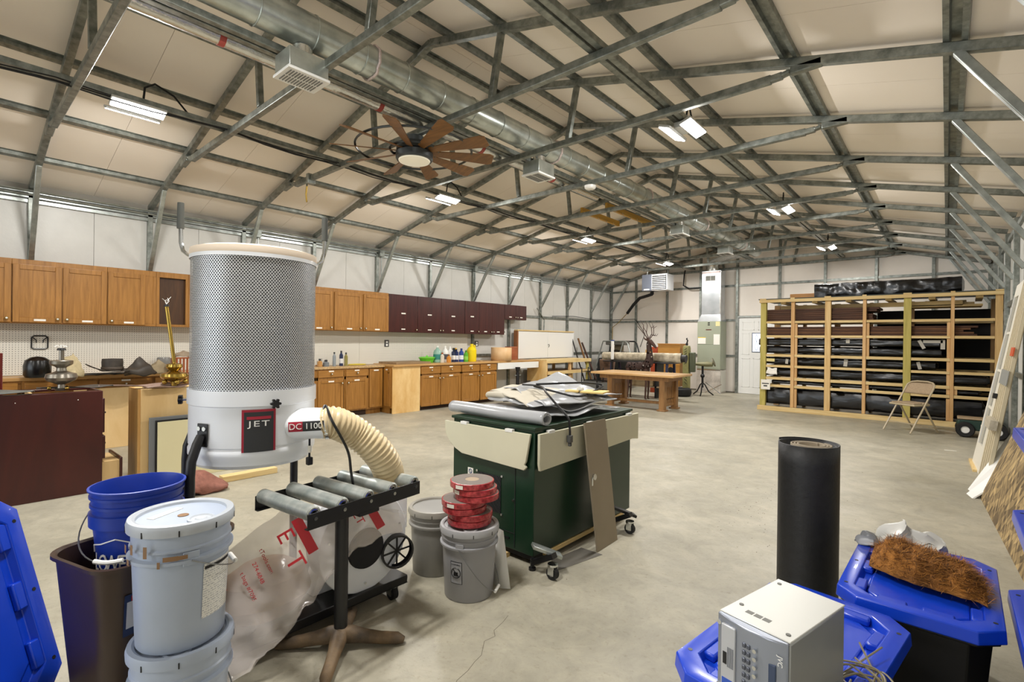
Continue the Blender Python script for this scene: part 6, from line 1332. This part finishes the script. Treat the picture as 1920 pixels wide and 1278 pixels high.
MB().lathe([(.0001, 0), (0.1038, 0), (0.1074, .006), (0.1320, .255), (0.1434, .257), (0.1443, .30), (0.1338, .302), (0.1346, .32), (0.1408, .322), (0.1408, .332), (0.1364, .334), (0.1373, .352), (0.1434, .354), (0.1434, .362), (0.1390, .364), (0.1408, .378), (0.1478, .38), (0.1478, hB), (0.1408, hB+.001), (0.1373, .37), (0.1038, .012), (.0001, .01)], 56).build('body', BLU, t)
rb_ = lambda z: (.122+.028*z/.255)*.88
va = vang-radians(35)+radians(8)
em = MB()
def bend_pts(pts): return [tuple(polar(va+x/.14, rb_(z)+.0025, z)) for x, z in pts]
em.tube(bend_pts([(-.115, .17), (-.11, .195), (-.06, .205), (0, .225), (.06, .205), (.11, .195), (.115, .17)]), .0028, 4); em.build('emblem_gable', WHITEP, t)
for i, ch in enumerate('LOWE\'S'): 
    a = va+(-.095+.038*i)/.14; n_ = polar(a, 1, 0); text('lettering', ch, .085, WHITEP, t, TM((-n_.y, n_.x, 0), (0, 0, 1), n_, polar(a, rb_(.15)+.002, .135)), .0005, sx=.62)
pts = [Vector((0, .165*cos(pi*i/24), .275))+(Vector((cos(va), sin(va), 0))*.14+Vector((0, 0, -.10)))*sin(pi*i/24) for i in range(25)]
pts = [Vector((.168*cos(va+pi/2-pi*i/24)*1.0, .168*sin(va+pi/2-pi*i/24), .275-.115*sin(pi*i/24))) for i in range(25)]
b_ = MB().tube([tuple(p) for p in pts], .0025, 6).build('bail', mat('bail_wire', '', .4), t); MB().tube([tuple(p*1.02) for p in pts[10:15]], .008, 8).build('grip', WHITEP, b_)
# ------------------------------------------------------------------ storage totes
TB = mat('tote_blue', '0f3fc4', .28, coat=.15); TK = mat('tote_black', '101013', .45)
def cham(hx_, hy_, c, z): return [(hx_-c, -hy_, z), (hx_, -hy_+c, z), (hx_, hy_-c, z), (hx_-c, hy_, z), (-hx_+c, hy_, z), (-hx_, hy_-c, z), (-hx_, -hy_+c, z), (-hx_+c, -hy_, z)]
def tote_lid(t, hx_=.245, hy_=.375, z=0, name='lid'):
    c = .07
    ld = loft([cham(hx_, hy_, c, z-.045), cham(hx_+.003, hy_+.003, c, z-.043), cham(hx_, hy_, c, z-.002), cham(hx_-.004, hy_-.004, c, z), cham(hx_-.05, hy_-.05, c*.9, z), cham(hx_-.062, hy_-.062, c*.8, z-.026), cham(hx_-.085, hy_-.085, c*.7, z-.028), cham(hx_-.09, hy_-.09, c*.7, z-.020)], True, False).build(name, TB, t, bevel=.003)
    for s in (-1, 1):
        for p0_, p1_ in ((-.11, -.02), (.02, .11)): B(p0_, p1_, s*(hy_-.07)-.02, s*(hy_-.07)+.02, z-.028, z-.004).build('rib', TB, ld, bevel=.006)
        for q in (-.22, 0, .22): B(s*(hx_-.068)-.018, s*(hx_-.068)+.018, q-.05, q+.05, z-.028, z-.004).build('rib', TB, ld, bevel=.006)
    h = MB()
    for sx in (-1, 1):
        for q in (-hy_+.11, 0, hy_-.11): h.cyl((sx*(hx_-.024), q, z-.001), (sx*(hx_-.024), q, z+.0008), .007, n=10)
    h.build('bolt_hole', BLACK, ld)
    MB().box(-.055, .055, -.03, .03, z-.021, z-.0175).build('emblem_plate', TB, ld, bevel=.002)
    return ld
def tote(label, loc, rz, h=.40, lidh=None, hx_=.245, hy_=.375, group='blue lidded black storage totes'):
    t = thing('storage_tote', label, 'tote', loc, rz, group); k = hx_-.03; q = hy_-.03
    loft([cham(k-.03, q-.03, .05, 0), cham(k-.028, q-.028, .05, .004), cham(k, q, .06, h-.06), cham(k+.018, q+.018, .06, h-.058), cham(k+.018, q+.018, .06, h-.042)], True).build('body', TK, t, bevel=.004)
    tote_lid(t, hx_, hy_, h, 'lid'); return t
tote('black tote with blue lid carrying the silver stereo', (-.345, 1.79, 0), radians(-8), .42, hx_=.222, hy_=.41)
tote('black tote with blue lid under the brown fibre mat', (-.072, 2.605, 0), radians(-1), .43, hx_=.235, hy_=.375)
tote('black tote with blue lid at the right edge, bottom one of the stack', (.395, 2.42, 0), 0, .42, hx_=.205, hy_=.375)
tote('black tote with blue lid at the right edge, middle one of the stack', (.415, 2.55, .42), 0, .275, hx_=.205, hy_=.40)
tote('black tote with blue lid at the right edge, top one of the stack', (.425, 2.74, .70), 0, .31, hx_=.205, hy_=.38)
# loose lids standing at the left edge
for k, (ox, lb_) in enumerate(((0, 'blue tote lid standing on edge at the left, in front'), (-.075, 'second blue tote lid standing behind the front one at the left edge'))):
    t = thing('tote_lid', lb_, 'lid', (0, 0, 0), 0, 'blue tote lids standing at the left edge')
    o = tote_lid(t, .245, .375, 0, 'panel'); 
    av = Vector((-.17, -.14, .70)).normalized(); wv = Vector((.40, -.50, 0)); wv = (wv-av*wv.dot(av)).normalized(); nv = wv.cross(av).normalized()
    if nv.dot(Rr) < 0: nv = -nv
    ctr = Vector((-2.48, .36, .02))+av*.42+wv*.25+nv*(-.02+ox)+Vector((0, 0, -.01 if k == 0 else -.06))
    xv = wv if wv.cross(av).dot(nv) > 0 else -wv
    t.matrix_world = Matrix(((xv.x, av.x, nv.x, ctr.x), (xv.y, av.y, nv.y, ctr.y), (xv.z, av.z, nv.z, ctr.z), (0, 0, 0, 1)))
# ------------------------------------------------------------------ stereo
SIL = mat('stereo_silver', 'b4b6b4', .35, .55, .03, 6); SILF = mat('stereo_front', '9aa0ad', .28, .6); SILT = mat('stereo_top', 'c3c3bd', .4, .3)
t = thing('stereo', 'silver compact stereo unit with big volume knob standing on a blue lid', 'stereo', (-.318, 1.472, .405), radians(-13.5))
hw, dp_, hh = .088, .15, .255
MB().box(-hw, hw, -dp_, dp_, 0, hh).build('case', SIL, t, bevel=.006)
MB().box(-hw-.001, hw+.001, -dp_, dp_, hh, hh+.004).build('top_plate', SILT, t, bevel=.002)
fm = MB(); fm.prism([(-hw, -dp_), (-hw, -dp_-.010), (-hw+.04, -dp_-.022), (0, -dp_-.027), (hw-.04, -dp_-.022), (hw, -dp_-.010), (hw, -dp_)], .0, hh+.002); fm.build('front_panel', SILF, t, bevel=.003)
fy_ = -dp_-.0265
d_ = MB().box(-.068, -.030, -dp_-.0285, -dp_-.018, .02, hh-.012).build('tape_door', mat('tape_door', 'c0c2c6', .3, .3), t, bevel=.003)
MB().box(-.064, -.034, -dp_-.0292, -dp_-.028, .03, .11).build('blue_window', mat('stereo_blue', '2f57b8', .15), d_); MB().box(-.062, -.052, -dp_-.0294, -dp_-.0285, .145, .175).build('tape_slot', BLACK, d_)
lv = MB()
for k in range(5): lv.box(-.050+k*.0035, -.0485+k*.0035, -dp_-.0294, -dp_-.0285, .14, .19)
lv.build('grille_line', mat('grille_line', '6d7078', .5), d_)
bt = MB()
for r in range(6):
    for c in range(2): bt.box(-.012+c*.011, -.003+c*.011, -dp_-.030, -dp_-.025, .12+r*.018, .131+r*.018)
bt.build('button', mat('dark_button', '5c606a', .3, .4), t, bevel=.002)
for r in range(6): MB().cyl((.02, -dp_-.024, .115+r*.02), (.02, -dp_-.032, .115+r*.02), .005, n=10).build('button', CHROME, t)
MB().lathe([(.0001, .02), (.026, .02), (.03, .016), (.031, 0)], 32, T=Matrix.Translation((-.004, -dp_-.024, .06)) @ Matrix.Rotation(pi/2, 4, 'X'), cap=False).build('volume_knob', CHROME, t)
MB().lathe([(.031, .004), (.038, .004), (.04, 0)], 32, T=Matrix.Translation((-.004, -dp_-.0235, .06)) @ Matrix.Rotation(pi/2, 4, 'X'), cap=False).build('knob_ring', mat('knob_ring', '6c727e', .3, .6), t)
MB().box(.036, .066, -dp_-.0215, -dp_-.012, .02, .20).build('display', mat('display_dark', '39465f', .1), t, bevel=.002)
text('lettering', 'JVC', .016, WHITEP, t, TM((0, 0, -1), (1, 0, 0), (0, -1, 0), (.075, -dp_-.0195, .215)), .0004)
for x, z in ((-.081, .235), (-.081, .05), (-.081, .075)): MB().cyl((x, -dp_-.008, z), (x, -dp_-.016, z), .006, n=10).build('jack', CHROME, t)
for x, y in ((-.07, .12), (.07, -.12), (-.07, -.08)): MB().cyl((x, y, hh+.003), (x, y, hh+.0055), .006, n=8).build('screw', mat('dark_screw', '55554f', .4, .6), t)
for k in range(3): MB().box(-.045+k*.022, -.027+k*.022, -.108, -.092, hh+.004, hh+.0045).build('sticker', mat('grey_sticker', '777772', .6), t)
# speaker wires
wr_ = MB(); random.seed(21)
for k in range(9):
    c = Vector((-.165+random.uniform(-.02, .03), 1.55+random.uniform(-.06, .10), .432)); r = random.uniform(.05, .10); P = []
    for i in range(7):
        a = i*1.05+random.uniform(0, 1)+k; P.append(c+Vector((r*cos(a)*.8, r*sin(a)*1.2, random.uniform(0, .03))))
    P.append(c+Vector((random.uniform(-.02, .12), random.uniform(-.2, .25), .02)))
    wr_.tube([tuple(p) for p in spl(P, 70)], .0028, 5)
tag(wr_.build('speaker_wire', mat('speaker_wire', '8d8468', .3, alpha=.9)), 'tangle of clear brown speaker wire beside the stereo', 'wire')
tag(MB().tube([(-.13, 1.5, .445), (-.11, 1.52, .45)], .006, 6).build('red_connector', mat('red_connector', 'a34a3e', .4)), 'small red connector in the speaker wire', 'connector')
# fibre mat
COIR = mat('coir', '6d441b', .95, 0, .3, 9, .8, 45, col2='a06a2c')
def coirp(u, v):
    x = -.235+.355*u; yb = 2.70-.14*u; w = .14+.02*sin(5*u); y = yb+(v-.5)*2*w
    e = min(1, 5*min(u, 1-u)+.15)*(1-abs(2*v-1)**3)
    n = noise.noise(Vector((u*5, v*4, 3)))*.5+noise.noise(Vector((u*13, v*9, 7)))*.35
    return Vector((x, y+.02*noise.noise(Vector((u*6, 0, 1))), .438+e*(.075+.045*n)))
t = thing('fibre_mat', 'shaggy orange brown coir fibre mat rolled on the far blue lid', 'mat', (0, 0, 0))
MB().grid(coirp, 60, 30).build('bundle', COIR, t, solid=.004)
FB = [mat('fibre_a', '8a5720', .9), mat('fibre_b', 'b57a32', .9), mat('fibre_c', '4d2f14', .9)]
fb = MB(); random.seed(8)
for k in range(7000):
    u, v = random.random(), random.random(); p = coirp(u, v)+Vector((0, 0, .004)); d = Vector((random.gauss(0, 1)+.9, random.gauss(0, .5), random.gauss(.10, .25))).normalized()*random.uniform(.015, .05); s_ = d.cross(Vector((0, 0, 1)))
    if s_.length < 1e-4: continue
    s_ = s_.normalized()*.0007; q = p+d*.55+Vector((0, 0, .004)); e_ = p+d
    fb.add([tuple(p-s_), tuple(p+s_), tuple(q+s_), tuple(q-s_), tuple(e_)], [(0, 1, 2, 3), (3, 2, 4)], random.choice((0, 0, 1, 1, 2)))
o = fb.build('fibres', FB, t, smooth=0); o['kind'] = 'stuff'
t = rough_shape(lambda u, v: (-.13+.15*cos(2*pi*u)*sin(pi*min(.5+v*.5, .999)), 2.93+.06*sin(2*pi*u)*sin(pi*min(.5+v*.5, .999)), .435+.11*v), 24, 12, .05, 16, 6).build('crumpled_film', mat('white_film', 'd9d7d0', .35, alpha=.85), solid=.002); tag(t, 'crumpled white plastic film behind the brown fibre mat', 'film')
t = rough_shape(lambda u, v: (-.27+.05*cos(2*pi*u)*sin(pi*min(.5+v*.5, .999)), 2.86+.05*sin(2*pi*u)*sin(pi*min(.5+v*.5, .999)), .435+.05*v), 20, 10, .025, 22, 9).build('grey_film', mat('grey_crumple', '84868a', .35, alpha=.9), solid=.002); tag(t, 'small crumpled grey film at the corner of the far blue lid', 'film')
# black rubber roll standing on the floor
RUBR = mat('rubber_roll', '19191a', .55, 0, .35, 26, .15, 60)
t = thing('rubber_roll', 'tall roll of black speckled rubber matting standing on end', 'roll', (-.555, 3.06, 0)); hR = .835
def sp(u): return (.148-.016*u*1.6 if u > .4 else .150-.010*u), 2*pi*u*1.6
m = MB(); m.grid(lambda u, v: (( .150-.022*u)*cos(-2*pi*1.5*u+2.9), (.150-.022*u)*sin(-2*pi*1.5*u+2.9), hR*v-.012*u*v), 110, 8).build('outer_layers', RUBR, t, solid=.006)
m = MB(); m.grid(lambda u, v: ((.098-.045*u)*cos(-2*pi*3*u+1)+.012, (.098-.045*u)*sin(-2*pi*3*u+1), (hR-.01)*v), 150, 2).build('inner_layers', mat('tan_backing', '8a7d68', .8), t, solid=.009)
MB().tube([(.152*cos(2.2), .152*sin(2.2), .01), (.152*cos(2.2), .152*sin(2.2), hR)], .003, 4).build('loose_edge', mat('edge_dust', '9d9a88', .9), t)
# dirt and wood chips on the slab
ch = MB(); random.seed(4)
for k in range(420):
    if k % 3 == 0: x, y = random.gauss(-1.05, .28), random.gauss(4.6, .55)
    elif k % 3 == 1: x, y = random.uniform(-6.6, -.2), random.uniform(1.2, 10.5)
    else: x, y = random.gauss(-4.3, .7), random.gauss(12.3, .7)
    r = random.uniform(.002, .008)*(1 if k % 3 else .8); a = random.uniform(0, 6.3)
    ch.add([(x+r*cos(a), y+r*sin(a), .0006), (x+r*.4*cos(a+2), y+r*.4*sin(a+2), .0006), (x-r*cos(a+.2), y-r*sin(a+.2), .0006), (x, y, .003)], [(0, 1, 3), (1, 2, 3), (2, 0, 3)])
tag(ch.build('wood_chips', mat('chip_brown', '5e4630', .9, 0, .3, 30), smooth=0), 'scattered brown wood chips and dirt specks on the concrete floor', 'debris', None, 'stuff')
